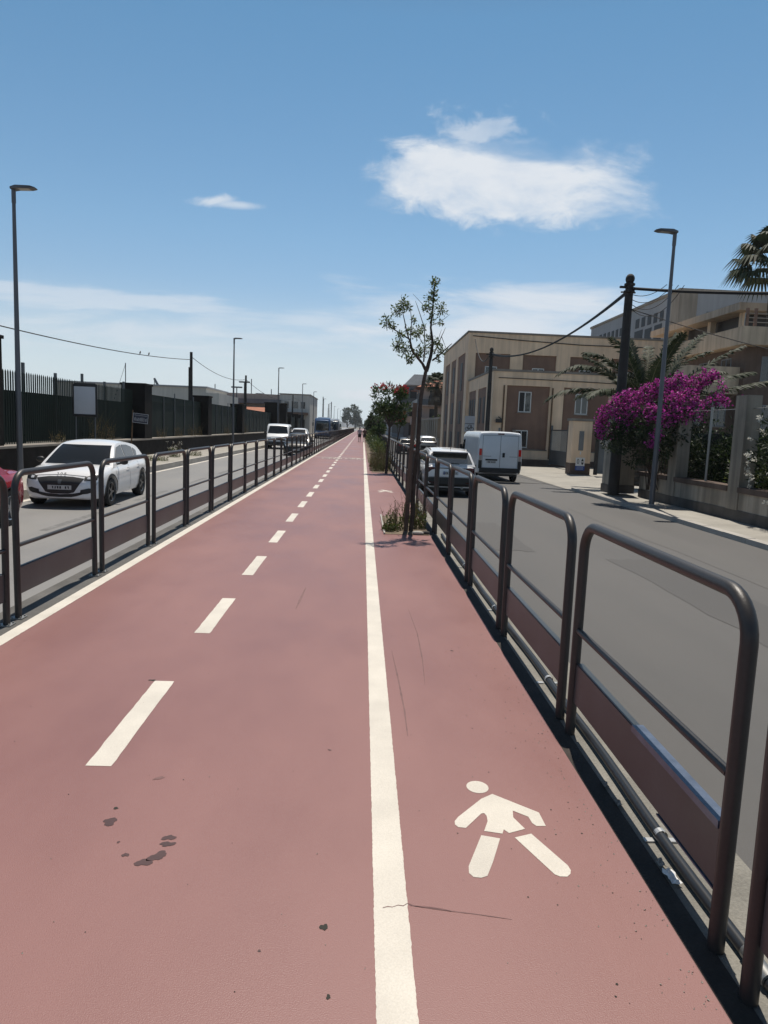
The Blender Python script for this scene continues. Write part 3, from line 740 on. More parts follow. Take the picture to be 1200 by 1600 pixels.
# ---- white SUV seen from behind
SU = dict(L=4.4, W=1.86, belt=1.04, wb=.86, wr=.66, crown=.02,
    top=[(-2.2,.98),(-2.14,1.05),(-2.0,1.09),(-1.2,1.06),(0,1.04),(.9,1.04),(1.5,.98),(1.95,.88),(2.2,.70)],
    bot=[(-2.2,.42),(-2.1,.30),(-1.6,.24),(1.7,.24),(2.2,.34)],
    wid=[(-2.2,.79),(-2.13,.86),(-1.95,.905),(-1.5,.93),(1.4,.93),(1.9,.86),(2.2,.62)],
    cab=[(1.15,1.02),(.7,1.32),(.3,1.53),(-.3,1.60),(-1.2,1.57),(-1.72,1.50),(-1.95,1.28),(-2.12,1.05)], roof_i=(2,5), rear_glass='rglass', rear_u=.90, rear_trim=(.16,.10),
    side_windows=[([(.66,1.24),(.32,1.44),(-.2,1.51)],[(.8,1.09),(.35,1.09),(-.2,1.10)]), ([(-.27,1.51),(-.7,1.50),(-1.1,1.47)],[(-.27,1.10),(-.7,1.11),(-1.08,1.13)]), ([(-1.17,1.46),(-1.4,1.43),(-1.62,1.36)],[(-1.15,1.14),(-1.35,1.17),(-1.5,1.22)])],
    seams=[(.95,.98,.92,.36),(-.23,1.06,-.25,.36),(-1.15,1.06,-1.0,.72)], handles=[(-.06,.94),(-.98,.97)], handle_m='cwhite', arch=.085, sill=(-.95,.95,.25,.40),
    axles=(1.36,-1.28), wr_=.36, mirror=(.85,1.13), rim='rimdark', mirror_m='cwhite',
    patches=[('back','bumper','plastic',[(-.80,.66),(0,.66),(.80,.66)],[(-.75,.36),(0,.34),(.75,.36)],False),
      ('back','tail_light','darkred',[(.50,.985),(.66,1.0),(.82,.985)],[(.50,.955),(.66,.90),(.83,.76)],True),
      ('back','light_bar','plastic',[(-.50,.985),(.50,.985)],[(-.50,.955),(.50,.955)],False),
      ('back','number_plate','plate',[(-.26,.86),(.26,.86)],[(-.26,.75),(.26,.75)],False),
      ('back','plate_band','euband',[(-.262,.862),(-.20,.862)],[(-.262,.748),(-.20,.748)],False),
      ('back','tailgate_seam','plastic',[(-.74,.685),(0,.68),(.74,.685)],[(-.74,.675),(0,.67),(.74,.675)],False),
      ('back','reflector','darkred',[(.52,.50),(.74,.51)],[(.52,.455),(.74,.465)],True),
      ('front','headlight','lens',[(.5,.82),(.80,.82)],[(.5,.72),(.80,.74)],True)])
suv, t2 = passenger_car('estate_car', 'white sport utility car with black bumper driving away just beyond the right railings', 'car', SU, 'cwhite', (3.0,25.6,RZ), R(1))
plate_marks(t2,'back',-.18,.775,suv,8,'black',.03,.05,.06).build('plate_character', M['black'], suv)
mb = MB()
for s in (-1,1): 
    MB().tube([(s*.60,.25,1.53),(s*.62,.15,1.59),(s*.62,-1.35,1.59),(s*.60,-1.5,1.53)], .018, 6).build('roof_rail', M['steel'], suv)
MB().box(-.60,.60,-2.03,-1.70,1.50,1.535).build('spoiler', M['cwhite'], suv, bevel=.015)
MB().box(-.60,.60,-1.98,-1.74,1.44,1.498).build('spoiler_underside', M['plastic'], suv)
MB().tube([(.05,-1.5,1.60),(.05,-1.62,1.70)], .012, 5).build('antenna', M['plastic'], suv)
MB().box(-.02,.30,-2.115,-2.085,1.105,1.14).build('rear_wiper', M['plastic'], suv, bevel=.008)
MB().tube([(.42,-2.15,.30),(.42,-1.9,.30)], .045, 8).build('exhaust', M['steel'], suv)
# ---- other far passenger cars share the hatchback's and SUV's shapes
def simple_car(p, paint, loc, rz, label, group=None, name='hatchback_car'):
    q = dict(p); q['patches'] = [x for x in p['patches'] if x[1] in ('grille','headlight','headlight_lamp','tail_light','number_plate','bumper','lower_intake')]
    q.pop('arch', None) ; q['seams'] = []; q['handles'] = []
    return passenger_car(name, label, 'car', q, paint, loc, rz, group)[0]
SDK = dict(HB); SDK['patches'] = [('front','grille','plastic',[(-.42,.66),(0,.69),(.42,.66)],[(-.40,.52),(0,.51),(.40,.52)],False),('front','headlight','lens',[(.46,.70),(.72,.72)],[(.48,.60),(.70,.62)],True),('front','number_plate','plate',[(-.26,.46),(.26,.46)],[(-.26,.36),(.26,.36)],False),('front','lower_intake','plastic',[(-.5,.33),(.5,.33)],[(-.45,.25),(.45,.25)],False),('back','number_plate','plate',[(-.26,.72),(.26,.72)],[(-.26,.61),(.26,.61)],False),('back','tail_light','taillens',[(.44,.90),(.78,.88)],[(.48,.74),(.80,.72)],True)]
simple_car(SDK, 'cdark', (-4.22,46.5,LZ), PI, 'dark car in the nearer lane behind the left railings, in front of the white pickup')
pk = simple_car(SU, 'cwhite', (-6.75,75,LZ), PI, 'white pickup facing the camera between the old white van and the blue bus', name='pickup_truck'); pk['category'] = 'pickup'
simple_car(SDK, 'cdark', (4.0,63,RZ), 0, 'dark car driving away behind the young tree on the right road')
sil = simple_car(SU, 'csilver', (6.55,71,RZ), 0, 'silver car with raised roof driving away to the right of the dark car', name='estate_car')
for k, (x, y, pnt, p_, lab) in enumerate([(-4.0,150,'cwhite',SDK,'first white car in the queue beyond the two coaches'),(-5.9,168,'cwhite',SU,'second white car in the queue beyond the two coaches'),(-4.15,166,'cwhite',SU,'tall white car in the queue nearest the railings beyond the coaches'),(-5.9,195,'csilver',SDK,'silver car in the queue beyond the white ones'),(-4.3,190,'cwhite',SDK,'last pale car of the queue near the vanishing point'),(-4.1,178,'cdark',SU,'dark car between the white cars of the far queue'),(-6.0,212,'cdark',SDK,'dark car in the outer lane at the end of the far queue'),(-5.9,182,'cwhite',SU,'white car in the outer lane of the far queue beside the dark one')]):
    simple_car(p_, pnt, (x,y,LZ), PI, lab, 'cars queueing far along the left road')
# ---- box vehicles: vans, coaches, lorry
def box_vehicle(name, label, cat, loc, rz, paint, top, bot, wid, axles, wr_, W2, patches, sec=VAN_SEC, crown=.03, seams=(), smooth=38, rim='rim', group=None):
    root = thing(name, label, cat, loc, rz, group)
    y0, y1 = top[0][0], top[-1][0]; st = [y0,y0+.02,y0+.06,y0+.15]+[y0+.3+i*(y1-y0-.6)/26 for i in range(27)]+[y1-.15,y1-.06,y1-.02,y1]
    st = sorted(set(st+[a for a,_ in top]))
    body = shell(st, top, bot, wid, sec, crown)
    b = body.build('body', M[paint], root, smooth=smooth, recalc=True)
    cut_wheels(b, axles, wr_+.06, W2, wr_)
    tree = bvh_of([body])
    for side, nm, m, tops, bots, mirror, *o in patches:
        off = o[0] if o else .01
        decal(tree, side, tops, bots, 5, off, 6).build(nm, M[m], root, smooth=60)
        if mirror == 1: decal(tree, side, [(-a,z) for a,z in reversed(tops)], [(-a,z) for a,z in reversed(bots)], 5, off, 6).build(nm, M[m], root, smooth=60)
        if mirror == 2: decal(tree, 'left', tops, bots, 5, off, 6).build(nm, M[m], root, smooth=60)
    add_wheels(root, axles, W2-.13, wr_, .22, rim)
    MB().box(-W2*.85,W2*.85,y0+.2,y1-.2,.28,.36).build('underbody', M['plastic'], root)
    return root, tree
rect = lambda x0,x1,z0,z1: ([(x0,z1),(x1,z1)],[(x0,z0),(x1,z0)])
van, tv = box_vehicle('panel_van', 'large white panel van with red tail lights driving away in front of the beige building', 'van', (6.12,33.6,RZ), R(1.5), 'vwhite',
    top=[(-2.7,2.12),(-2.66,2.20),(-2.5,2.25),(1.0,2.25),(1.5,2.16),(2.05,1.30),(2.55,1.02),(2.7,.8)], bot=[(-2.7,.42),(-2.5,.36),(2.5,.34),(2.7,.4)],
    wid=[(-2.7,.97),(-2.66,1.0),(-2.5,1.02),(1.2,1.02),(2.2,.97),(2.6,.85),(2.7,.7)], axles=(1.75,-1.65), wr_=.35, W2=1.02, crown=.035, patches=[
     ('back','bumper','plastic',*rect(-.93,.93,.43,.66),0,.05),
     ('back','tail_light','taillens',*rect(.83,.955,1.18,1.50),1,.02),('back','tail_light_lens','amber',*rect(.83,.955,.98,1.20),1,.022),('back','corner_trim','plastic',*rect(.82,.97,.62,.98),1,.016),
     ('back','door_seam','plastic',*rect(-.008,.008,.68,2.10),0,.004),('back','door_seam','plastic',*rect(-.80,.80,2.095,2.107),0,.004),('back','door_seam','plastic',*rect(.795,.808,.68,2.1),1,.004),
     ('back','door_handle','plastic',*rect(.10,.21,1.14,1.34),0,.03),('back','plate_recess','plastic',*rect(-.66,-.12,.98,1.05),0,.02),('back','number_plate','plate',*rect(-.60,-.18,.86,.965),0,.014),
     ('back','door_crease','ironwork',*rect(-.76,-.40,1.165,1.18),0,.004),('back','door_crease','ironwork',*rect(.42,.78,1.165,1.18),0,.004),('back','brake_light','darkred',*rect(-.14,.14,2.15,2.20),0,.02),
     ('right','rub_strip','plastic',*rect(-2.5,2.3,.62,.74),2,.014),('right','panel_recess','vwhite',*rect(-2.3,-.6,1.15,1.95),2,.006),
     ('right','side_window','cglass',[(.75,1.85),(1.3,1.82)],[(.75,1.25),(1.75,1.25)],2),('front','windscreen','cglass',[(-.75,2.0),(.75,2.0)],[(-.85,1.36),(.85,1.36)],0),('front','grille','plastic',*rect(-.6,.6,.5,.75),0)])
plate_marks(tv,'back',-.53,.885,van,7,'black',.03,.05,.055).build('plate_character', M['black'], van)
for s in (-1,1):
    mm = MB(); mm.box(s*1.08-.07,s*1.08+.07,1.45,1.53,1.28,1.60); mm.build('mirror', M['plastic'], van, bevel=.02)
mini, tm = box_vehicle('passenger_van', 'old white passenger van facing the camera on the far lane behind the left railings', 'van', (-6.85,57.5,LZ), PI+R(3), 'vwhite',
    top=[(-2.3,1.85),(-2.25,1.93),(-2.0,1.98),(.9,1.98),(1.25,1.90),(1.85,1.18),(2.2,1.0),(2.3,.85)], bot=[(-2.3,.36),(2.1,.32),(2.3,.36)], wid=[(-2.3,.84),(-2.2,.9),(-2,.92),(1.5,.92),(2.1,.9),(2.3,.84)], axles=(1.45,-1.35), wr_=.31, W2=.92, patches=[
     ('front','windscreen','cglass',[(-.68,1.82),(0,1.84),(.68,1.82)],[(-.80,1.25),(0,1.23),(.80,1.25)],0),('front','grille','plastic',*rect(-.45,.45,.72,.86),0),('front','headlight','lens',*rect(.50,.78,.74,.94),1),
     ('front','bumper','plastic',*rect(-.82,.82,.36,.60),0,.05),('right','side_window','cglass',[(.3,1.78),(1.0,1.76)],[(.3,1.2),(1.45,1.2)],2),('right','side_window','cglass',*rect(-.9,.2,1.2,1.78),2),('right','side_window','cglass',*rect(-2.1,-1.0,1.2,1.78),2)])
for s in (-1,1):
    mm = MB(); mm.box(s*1.02-.09,s*1.02+.09,1.45,1.52,1.2,1.42); mm.build('mirror', M['plastic'], mini, bevel=.02)
def coach(label, loc, rz, paint, front_paint):
    root, t = box_vehicle('coach', label, 'bus', loc, rz, paint, top=[(-5.8,2.95),(-5.7,3.1),(5.2,3.1),(5.55,3.05),(5.8,2.75)], bot=[(-5.8,.4),(5.6,.34),(5.8,.42)], wid=[(-5.8,1.15),(-5.6,1.25),(5.4,1.25),(5.7,1.2),(5.8,1.08)], axles=(3.4,-3.2), wr_=.48, W2=1.25, patches=[
     ('front','windscreen','cglass',[(-1.08,2.98),(0,3.0),(1.08,2.98)],[(-1.14,1.22),(0,1.20),(1.14,1.22)],0,.015),('front','headlight','lens',*rect(.72,1.04,.84,1.02),1,.02),('front','bumper','plastic',*rect(-1.0,1.0,.40,.52),0,.02),
     ('right','window_band','cglass',*rect(-5.4,5.0,1.5,2.6),2,.015),('right','lower_panel',front_paint,*rect(-5.5,5.3,.45,1.4),2,.012)])
    for s in (-1,1):
        mm = MB(); mm.box(s*1.42-.10,s*1.42+.10,5.7,5.82,1.9,2.4); mm.tube([(s*1.2,5.5,2.75),(s*1.42,5.76,2.7),(s*1.42,5.76,2.4)], .03, 5); mm.build('mirror', M['plastic'], root)
    MB().box(-.9,.9,-3,2.5,3.08,3.28).build('roof_unit', M['vwhite'], root, bevel=.05)
    return root
coach('blue coach with pale roof edge facing the camera, nearer of the two coaches', (-6.1,111,LZ), PI, 'busblue', 'busblue')
coach('dark fronted coach right behind the blue coach', (-5.35,128,LZ), PI, 'csilver', 'busblue')
lor, _ = box_vehicle('lorry', 'small lorry with pale roof far along the right road', 'lorry', (2.9,128,RZ), PI, 'csilver', top=[(-3,2.7),(-2.9,2.8),(2,2.8),(2.5,2.7),(3,1.6)], bot=[(-3,.5),(3,.45)], wid=[(-3,1.05),(-2.8,1.1),(2.6,1.1),(3,.95)], axles=(1.9,-1.7), wr_=.42, W2=1.1, patches=[
     ('front','windscreen','cglass',*rect(-.9,.9,1.65,2.4),0),('front','grille','plastic',*rect(-.8,.8,.6,1.3),0),('right','side_window','cglass',*rect(1.0,2.0,1.6,2.3),2)])
# ================================================================ left side: low wall, palisade fence, lamps, poles
FX = -11.35
LW0 = -.12
def wall_run(label, y0, y1, zt=.62):
    mb = MB(); mb.box(-11.6,-10.75,y0,y1,-.6,zt); mb2 = MB(); mb2.box(-11.66,-10.70,y0,y1,zt,zt+.07)
    root = thing('low_wall', label, 'wall', (0,0,0))
    mb.build('wall_face', M['lowwall'], root); mb2.build('coping', M['coping'], root); return root
wall_run('low dark lava stone wall with pale coping under the green palisade fence', -4, 86)
wall_run('low dark wall continuing beyond the tall gate piers', 97.2, 330)
PILL = [(21.2,-11.35,.8,4.0,'tall dark fence pier at the left edge of the picture'),(35.4,-11.35,1.15,3.4,'dark fence pier right behind the tilted street sign'),(49.6,-11.35,1.1,3.42,'dark fence pier beside the tall timber pole'),(63.4,-11.35,1.1,3.3,'dark fence pier behind the second lamp post')]
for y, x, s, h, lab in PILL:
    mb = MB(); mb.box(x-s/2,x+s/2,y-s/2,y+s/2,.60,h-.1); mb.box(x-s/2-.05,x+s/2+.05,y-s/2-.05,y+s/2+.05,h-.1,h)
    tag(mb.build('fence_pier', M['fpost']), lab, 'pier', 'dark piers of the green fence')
for y, h, lab in ((87.0,4.25,'nearer of the two tall dark gate piers beyond the old van'),(96.2,4.45,'farther of the two tall dark gate piers beyond the old van')):
    mb = MB(); mb.box(-12.1,-10.5,y-.85,y+.85,-.4,h-.15); mb.box(-12.2,-10.4,y-.95,y+.95,h-.15,h)
    tag(mb.build('gate_pier', M['fpost']), lab, 'pier', 'tall gate piers')
for k in range(9):
    y = 106+11*k; mb = MB(); mb.box(-11.9,-10.9,y-.5,y+.5,.55,3.3); mb.box(-11.96,-10.84,y-.56,y+.56,3.3,3.4)
    tag(mb.build('fence_pier', M['fpost']), 'small dark fence pier in the row beyond the gate piers', 'pier', 'far dark piers of the green fence')
def palisade(label, y0, y1, pitch, top, solid):
    root = thing('palisade_fence', label, 'fence', (0,0,0))
    mb = MB(); y = y0
    while y < y1:
        hh = top+rnd.uniform(-.01,.01)
        mb.box(FX-.006,FX+.006,y-.042,y+.042,.69,hh)
        mb.add([(FX-.006,y-.042,hh),(FX+.006,y-.042,hh),(FX+.006,y+.042,hh),(FX-.006,y+.042,hh),(FX,y,hh+.08)],[(0,1,4),(1,2,4),(2,3,4),(3,0,4)])
        y += pitch
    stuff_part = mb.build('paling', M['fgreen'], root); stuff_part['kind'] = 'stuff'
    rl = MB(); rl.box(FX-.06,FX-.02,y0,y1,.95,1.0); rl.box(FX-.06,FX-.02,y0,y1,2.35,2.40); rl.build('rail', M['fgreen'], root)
    y = y0+2.2
    k = 0
    while y < y1-.6:
        MB().box(FX-.10,FX-.02,y-.05,y+.05,.69,top+(.38 if k%2==0 else .22)).build('post', M['ironwork'], root); y += 2.45; k += 1
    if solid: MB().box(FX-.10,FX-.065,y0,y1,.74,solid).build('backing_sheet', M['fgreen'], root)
    return root
palisade('green metal palisade fence with pointed palings behind the white hatchback', 8.5, 20.75, .155, 3.0, 2.42)
palisade('green metal palisade fence with pointed palings behind the blank notice board', 21.65, 34.8, .155, 3.0, 2.42)
def panel_fence(label, y0, y1, top):
    root = thing('sheet_fence', label, 'fence', (0,0,0))
    MB().box(FX-.03,FX+.03,y0,y1,.69,top).build('panel', M['fgreen'], root)
    mb = MB(); mb.box(FX+.03,FX+.06,y0,y1,top-.34,top-.28); mb.box(FX-.04,FX+.04,y0,y1,top,top+.04); mb.build('rail', M['fgreen'], root)
    y = y0+1.6
    while y < y1-.5:
        MB().box(FX+.03,FX+.08,y-.035,y+.035,.69,top+(.0 if rnd.random() < .6 else .3)).build('post', M['ironwork'], root); y += 2.3
panel_fence('dark green sheet fence between the street sign and the timber pole', 35.98, 49.05, 2.92)
panel_fence('dark green sheet fence between the timber pole and the second lamp post', 50.15, 62.85, 2.92)
panel_fence('dark green sheet fence behind the old white van', 63.95, 86.1, 2.92)
panel_fence('dark green fence running on beyond the gate piers', 97.1, 330, 2.75)
# lamps
def lamp_post(label, x, y, base, h=8.2, arm=1, group='lamp posts of the street'):
    root = thing('street_lamp', label, 'street lamp', (x,y,base), 0, group)
    MB().tube([(0,0,0),(0,0,1.2),(0,0,h*.6),(0,0,h)], [.085,.08,.062,.045], 12).build('post', M['lamp'], root, smooth=50)
    hd = MB()
    hd.tube([(0,0,h-.42),(0,0,h-.06)], .058, 10)
    s = arm
    prof = [(-.04,-.02),(.10,.03),(.50,.03),(.62,.005),(.61,-.02),(.48,-.032),(.12,-.045),(-.04,-.075)]
    hd.add([(s*x_,-.14*(1-.35*(x_ > .6)),h+z) for x_,z in prof]+[(s*x_,.14*(1-.35*(x_ > .6)),h+z) for x_,z in prof], [tuple(range(8)),tuple(reversed(range(8,16)))]+[(i,8+i,8+(i+1)%8,(i+1)%8) for i in range(8)])
    hd.build('lamp_head', M['lamp'], root, recalc=True)
    MB().add([(s*.16,-.10,h-.050),(s*.46,-.10,h-.040),(s*.46,.10,h-.040),(s*.16,.10,h-.050)],[(0,1,2,3)]).build('lens', M['lampglass'], root)
    return root
for (x,y),lab in zip([(-9.95,20.5),(-9.9,53.5),(-9.7,79.7),(-9.5,108.6),(-9.5,133)], ['tall grey street lamp nearest on the left, behind the red and white cars','second street lamp on the left, rising beside the old white van','third street lamp on the left, in front of the gate piers','fourth street lamp on the left, just beyond the gate piers','fifth street lamp on the left, small and beside the pale building']):
    lamp_post(lab, x, y, -.12, 8.05)
for k in range(7): lamp_post('tiny street lamp in the far row above the coaches', -9.4, 165+30*k, -.12, 8.0)
# timber and lattice poles with the sagging line
def pole(label, x, y, base, h, r=.13, m='pole', name='utility_pole', group='poles carrying the cable on the left'):
    mb = MB(); mb.tube([(x,y,base),(x,y,base+h*.5),(x,y,base+h)], [r,r*.85,r*.7], 10)
    mb.box(x-.04-r,x-.02-r*.6,y-.05,y+.05,base+.4*h,base+h*.83)
    return tag(mb.build(name, M[m], smooth=50), label, 'pole', group)
PL = [(-11.75,48.0,6.25,'dark timber pole standing between the first two sheet fences'),(-11.75,70.0,6.3,'dark timber pole behind the old white van'),(-11.9,118,6.6,'dark timber pole behind the pale building corner'),(-11.6,158,8.2,'dark pole left of the blue coach top'),(-10.6,212,8.2,'thin dark pole right of the coaches')]
for x,y,h,lab in PL: pole(lab, x, y, .3, h-.3)
def cable(label, a, b, sag, r=.02, n=24, parent=None, name='cable'):
    a, b = Vector(a), Vector(b)
    pts = [a.lerp(b,i/n)-Vector((0,0,sag*4*(i/n)*(1-i/n))) for i in range(n+1)]
    o = MB().tube(pts, r, 5).build(name, M['wire'], parent, smooth=60)
    if not parent: tag(o, label, 'cable')
    return o
CABA = atX(-60,494,-11.75)
cable('thin black cable sagging over the green fence from the picture edge to the timber pole', tuple(CABA), (-11.75,48,5.75), .25)
cable('thin black cable between the two timber poles on the left', (-11.75,48,5.95), (-11.75,70,5.9), .55)
cable('thin black cable running on from the second timber pole', (-11.75,70,5.9), (-11.9,118,6.0), 1.0)
cable('thin far cable between the distant poles above the coaches', (-11.9,118,6.2), (-11.6,158,7.6), .7)
# birds on the line
for t, lab in ((.60,'small bird perched on the left cable, nearer one'),(.655,'small bird perched on the left cable, farther one')):
    a, b = CABA, Vector((-11.75,48,5.75)); p = a.lerp(b,t)-Vector((0,0,.25*4*t*(1-t)))
    mb = MB(); mb.tube([p+Vector((0,a_*.75,b_*.75)) for a_,b_ in ((-.14,.02),(-.06,.07),(0,.12),(.05,.20),(.08,.235),(.13,.23))],[.006,.023,.042,.03,.024,.003],8)
    tag(mb.build('bird', M['black'], smooth=60), lab, 'bird', 'birds on the cable')
# notice board
nb = thing('notice_board', 'blank grey notice board in a dark frame on posts before the green fence', 'notice board', (-10.62,27.0,0))
MB().box(-.40,.40,-.012,.012,1.76,2.80).build('panel', M['signwhite'], nb)
fr = MB(); fr.box(-.47,-.40,-.03,.03,1.66,2.90); fr.box(.40,.47,-.03,.03,1.66,2.90); fr.box(-.40,.40,-.03,.03,2.80,2.94); fr.box(-.40,.40,-.03,.03,1.66,1.76); fr.build('frame', M['plastic'], nb, bevel=.02)
for s in (-1,1): MB().tube([(s*.36,.05,-.12),(s*.36,.05,2.6)], .03, 8).build('post', M['ironwork'], nb)
# tilted street name sign
ss = thing('street_sign', 'small dark street name sign tilted on a rusty pipe by the fence', 'sign', (-9.82,30.0,-.12))
MB().tube([(-.08,0,0),(-.02,0,1.0),(.03,0,2.15)], .028, 8).build('pole', M['rust'], ss)
MT = Matrix.Translation((.36,-.03,1.80)) @ Matrix.Rotation(R(5),4,'Y')
sp = MB(); sp.box(-.32,.32,-.008,.008,-.2,.2,M=MT); sp.build('sign_plate', M['navy'], ss)
sb = MB()
for a in ((-.32,.32,.185,.2),(-.32,.32,-.2,-.185),(-.32,-.305,-.185,.185),(.305,.32,-.185,.185),(-.27,.27,.115,.125)): sb.box(a[0],a[1],-.012,-.0085,a[2],a[3],M=MT)
sb.build('sign_border', M['signwhite'], ss)
sl = MB(); x = -.26
while x < .25:
    w_ = rnd.uniform(.02,.04); sl.box(x,x+.012,-.012,-.0085,-.12,-.12+rnd.uniform(.10,.17),M=MT)
    if rnd.random() < .7: 
        z = rnd.choice((-.115,-.04,.02)); sl.box(x+.0125,x+w_,-.012,-.0085,z,z+.014,M=MT)
    x += w_+.018
sl.build('sign_character', M['signwhite'], ss)
# far buildings on the left
def win_row(mb, x0, x1, n, y, z0, z1, w_, d=.03):
    for k in range(n):
        c = x0+(x1-x0)*(k+.5)/n; mb.box(c-w_/2,c+w_/2,y-d,y+.01,z0,z1)
pb = thing('warehouse', 'long pale flat roofed building with red lower roof beyond the gate piers', 'building', (0,130,0))
MB().box(-44,-15.5,0,22,-.7,5.2).build('wall', M['pinkbld'], pb)
MB().box(-44,-15.3,-1.2,22,5.2,6.0).build('canopy', M['bluegrey'], pb)
MB().box(-44,-15.5,.2,22,6.0,7.0).build('parapet', M['pinkbld'], pb)
MB().add([(-34,-6,3.2),(-17.2,-6,3.2),(-17.2,-1.4,4.6),(-34,-1.4,4.6),(-34,-6,-.7),(-17.2,-6,-.7),(-17.2,-1.4,-.7),(-34,-1.4,-.7)],[(0,1,2,3),(0,4,5,1),(1,5,6,2),(3,7,4,0)]).build('roof', M['roofred'], pb)
MB().box(-15.5,-9.9,-.5,20,-.7,7.05).build('tower_block', M['paleb'], pb)
MB().box(-15.6,-9.8,-.6,20.1,7.05,7.25).build('parapet', M['coping'], pb)
for x0 in (-14.6,-12.9,-11.6): MB().box(x0,x0+.8,-.53,-.49,4.6,5.8).build('window', M['glass'], pb)
MB().box(-14.9,-10.2,-1.6,-.5,3.4,3.9).build('awning', M['brown'], pb)
for x0 in (-14.5,-12.2): MB().box(x0,x0+1.4,-.53,-.49,.2,2.6).build('door', M['dark'], pb)
wb = thing('warehouse', 'low white building with grey roof behind the first sheet fence', 'building', (0,92,0))
MB().box(-40,-20.6,0,14,-.7,5.9).build('wall', M['paleb'], wb); MB().box(-40.2,-20.4,-.2,14.2,5.9,6.1).build('roof', M['greybld'], wb)
MB().box(-20.6,-18.9,0,14,-.7,5.3).build('annex', M['paleb'], wb)
for x0 in (-37,-33,-29,-25): MB().box(x0,x0+2,-.03,.01,1.0,2.4).build('window', M['glass'], wb)
cr = thing('crane', 'dark slanting crane jib rising behind the white building', 'crane', (0,100,0))
j0, j1 = atY(256,612,100), atY(241,591,100)
mb = MB(); mb.tube([(j0.x,0,j0.z-6),(j0.x,0,j0.z-1)], .5, 8); mb.tube([(j0.x+.4,0,j0.z-1.4),(j1.x,0,j1.z)], [.28,.16], 6); mb.build('jib', M['bluegrey'], cr)
MB().tube([(j1.x,0,j1.z),(j1.x+.05,0,j1.z-1.2)], .05, 5).build('hook_cable', M['wire'], cr)
for px, pyt, Y, lab in ((196,567,70,'thin ship mast with a stay behind the notice board fence'),(336,600,110,'thin mast right of the timber pole'),(424,608,140,'short white mast above the gate piers'),(393,592,150,'thin grey mast behind the warehouse roof'),(505,620,260,'thin far mast left of the coaches'),(518,628,300,'thin far mast above the coaches')):
    t = atY(px,pyt,Y); mb = MB(); mb.tube([(t.x,Y,-.7),(t.x,Y,t.z)], .04*Y/60, 5)
    if Y == 70: mb.tube([(t.x,Y,t.z-.1),(t.x-2.2,Y,t.z-7)], .018, 4)
    tag(mb.build('mast', M['ironwork']), lab, 'mast')
for px, pyt, Y, lab in ((370,606,120,'mushroom topped floodlight mast over the warehouse'),(382,598,120,'tall twin floodlight mast over the warehouse'),(406,616,160,'curved white lamp arm over the gate piers')):
    t = atY(px,pyt,Y); mb = MB(); mb.tube([(t.x,Y,-.7),(t.x,Y,t.z)], .09, 6); mb.box(t.x-.9,t.x+.9,Y-.3,Y+.3,t.z,t.z+.22)
    tag(mb.build('floodlight_mast', M['ironwork']), lab, 'floodlight')
# hills far away
hl = MB(); rows = []
for r_, hs in ((2200,0),(2300,.55),(2500,1.0),(2900,.0)):
    row = []
    for k in range(61):
        a = R(-50+100*k/60); hh = (14+26*max(0,noise.noise(Vector((k*.13,.3,0))))+10*noise.noise(Vector((k*.6,2,0))))*hs
        row.append((r_*math.sin(a), r_*math.cos(a), -.8+hh))
    rows.append(row)
struct(MB().grid(rows).build('hills', M['bluegrey'], smooth=60))
# ================================================================ right side: buildings
def facade_window(root, x0, x1, z0, z1, y, frame='frame', open_=False, mull=1, face='y', depth=.10):
    """window set in a wall: frame ring, mullion, pane; face 'y' looks to -y, 'x' looks to -x"""
    def B(mb, a0,a1,d0,d1,c0,c1):
        if face == 'y': mb.box(a0,a1,y+d0,y+d1,c0,c1)
        else: mb.box(y+d0,y+d1,a0,a1,c0,c1)
    fr = MB(); t = .06
    B(fr,x0,x0+t,-.035,.02,z0,z1); B(fr,x1-t,x1,-.035,.02,z0,z1); B(fr,x0+t,x1-t,-.035,.02,z1-t,z1); B(fr,x0+t,x1-t,-.035,.02,z0,z0+t)
    for k in range(mull):
        c = x0+(x1-x0)*(k+1)/(mull+1); B(fr,c-.035,c+.035,-.03,.015,z0+t,z1-t)
    f = fr.build('window', M[frame], root)
    pn = MB(); B(pn,x0+t,x1-t,-.012,.0-.004,z0+t,z1-t); pn.build('pane', M['glass'], f)
    sl = MB(); B(sl,x0-.06,x1+.06,-.10,-.001,z0-.06,z0-.002); sl.build('sill', M['coping'], f)
    return f
ob = thing('office_building', 'beige two storey building with brown recessed panels beyond the white van', 'building', (0,0,0))
BX0, BY, BX1 = 8.67, 47.0, 22.3
# front wall of the low block with recessed brown bays: beige mass made of piers, spandrel, plinth
bays = [(9.62,12.55),(13.5,16.6),(17.55,20.7)]
ms = MB()
xs = [BX0]+[v for b in bays for v in b]+[BX1]
for a, b in zip(xs[0::2], xs[1::2]): ms.box(a,b,BY,BY+.5,-.6,4.88)
ms.box(BX0,BX1,BY,BY+.5,4.88,5.78)
for a, b in bays: ms.box(a,b,BY-.002,BY+.5,-.6,.55)
ms.box(BX0,BX0+.5,BY+.5,BY+2.6,-.6,4.88); ms.box(BX0,BX0+.5,BY+.5,58,4.88,5.78)
sidebays = [(49.6,53.1),(54.1,57.6)]
ms.box(BX0,BX0+.5,53.1,54.1,-.6,4.88); ms.box(BX0,BX0+.5,57.6,58,-.6,4.88)
ms.box(BX1-.5,BX1,BY+.5,58,-.6,5.78)
ms.build('wall', M['beige'], ob)
pf = MB(); pf.box(BX0-.06,BX1+.06,BY-.06,BY+.55,5.78,5.93); pf.box(BX0-.06,BX0+.55,BY+.55,58,5.78,5.93); pf.build('cornice', M['coping'], ob)
br = MB()
for a, b in bays: br.box(a,b,BY+.16,BY+.48,.55,4.88)
for a, b in sidebays: br.box(BX0+.05,BX0+.48,a,b,-.6,4.88)
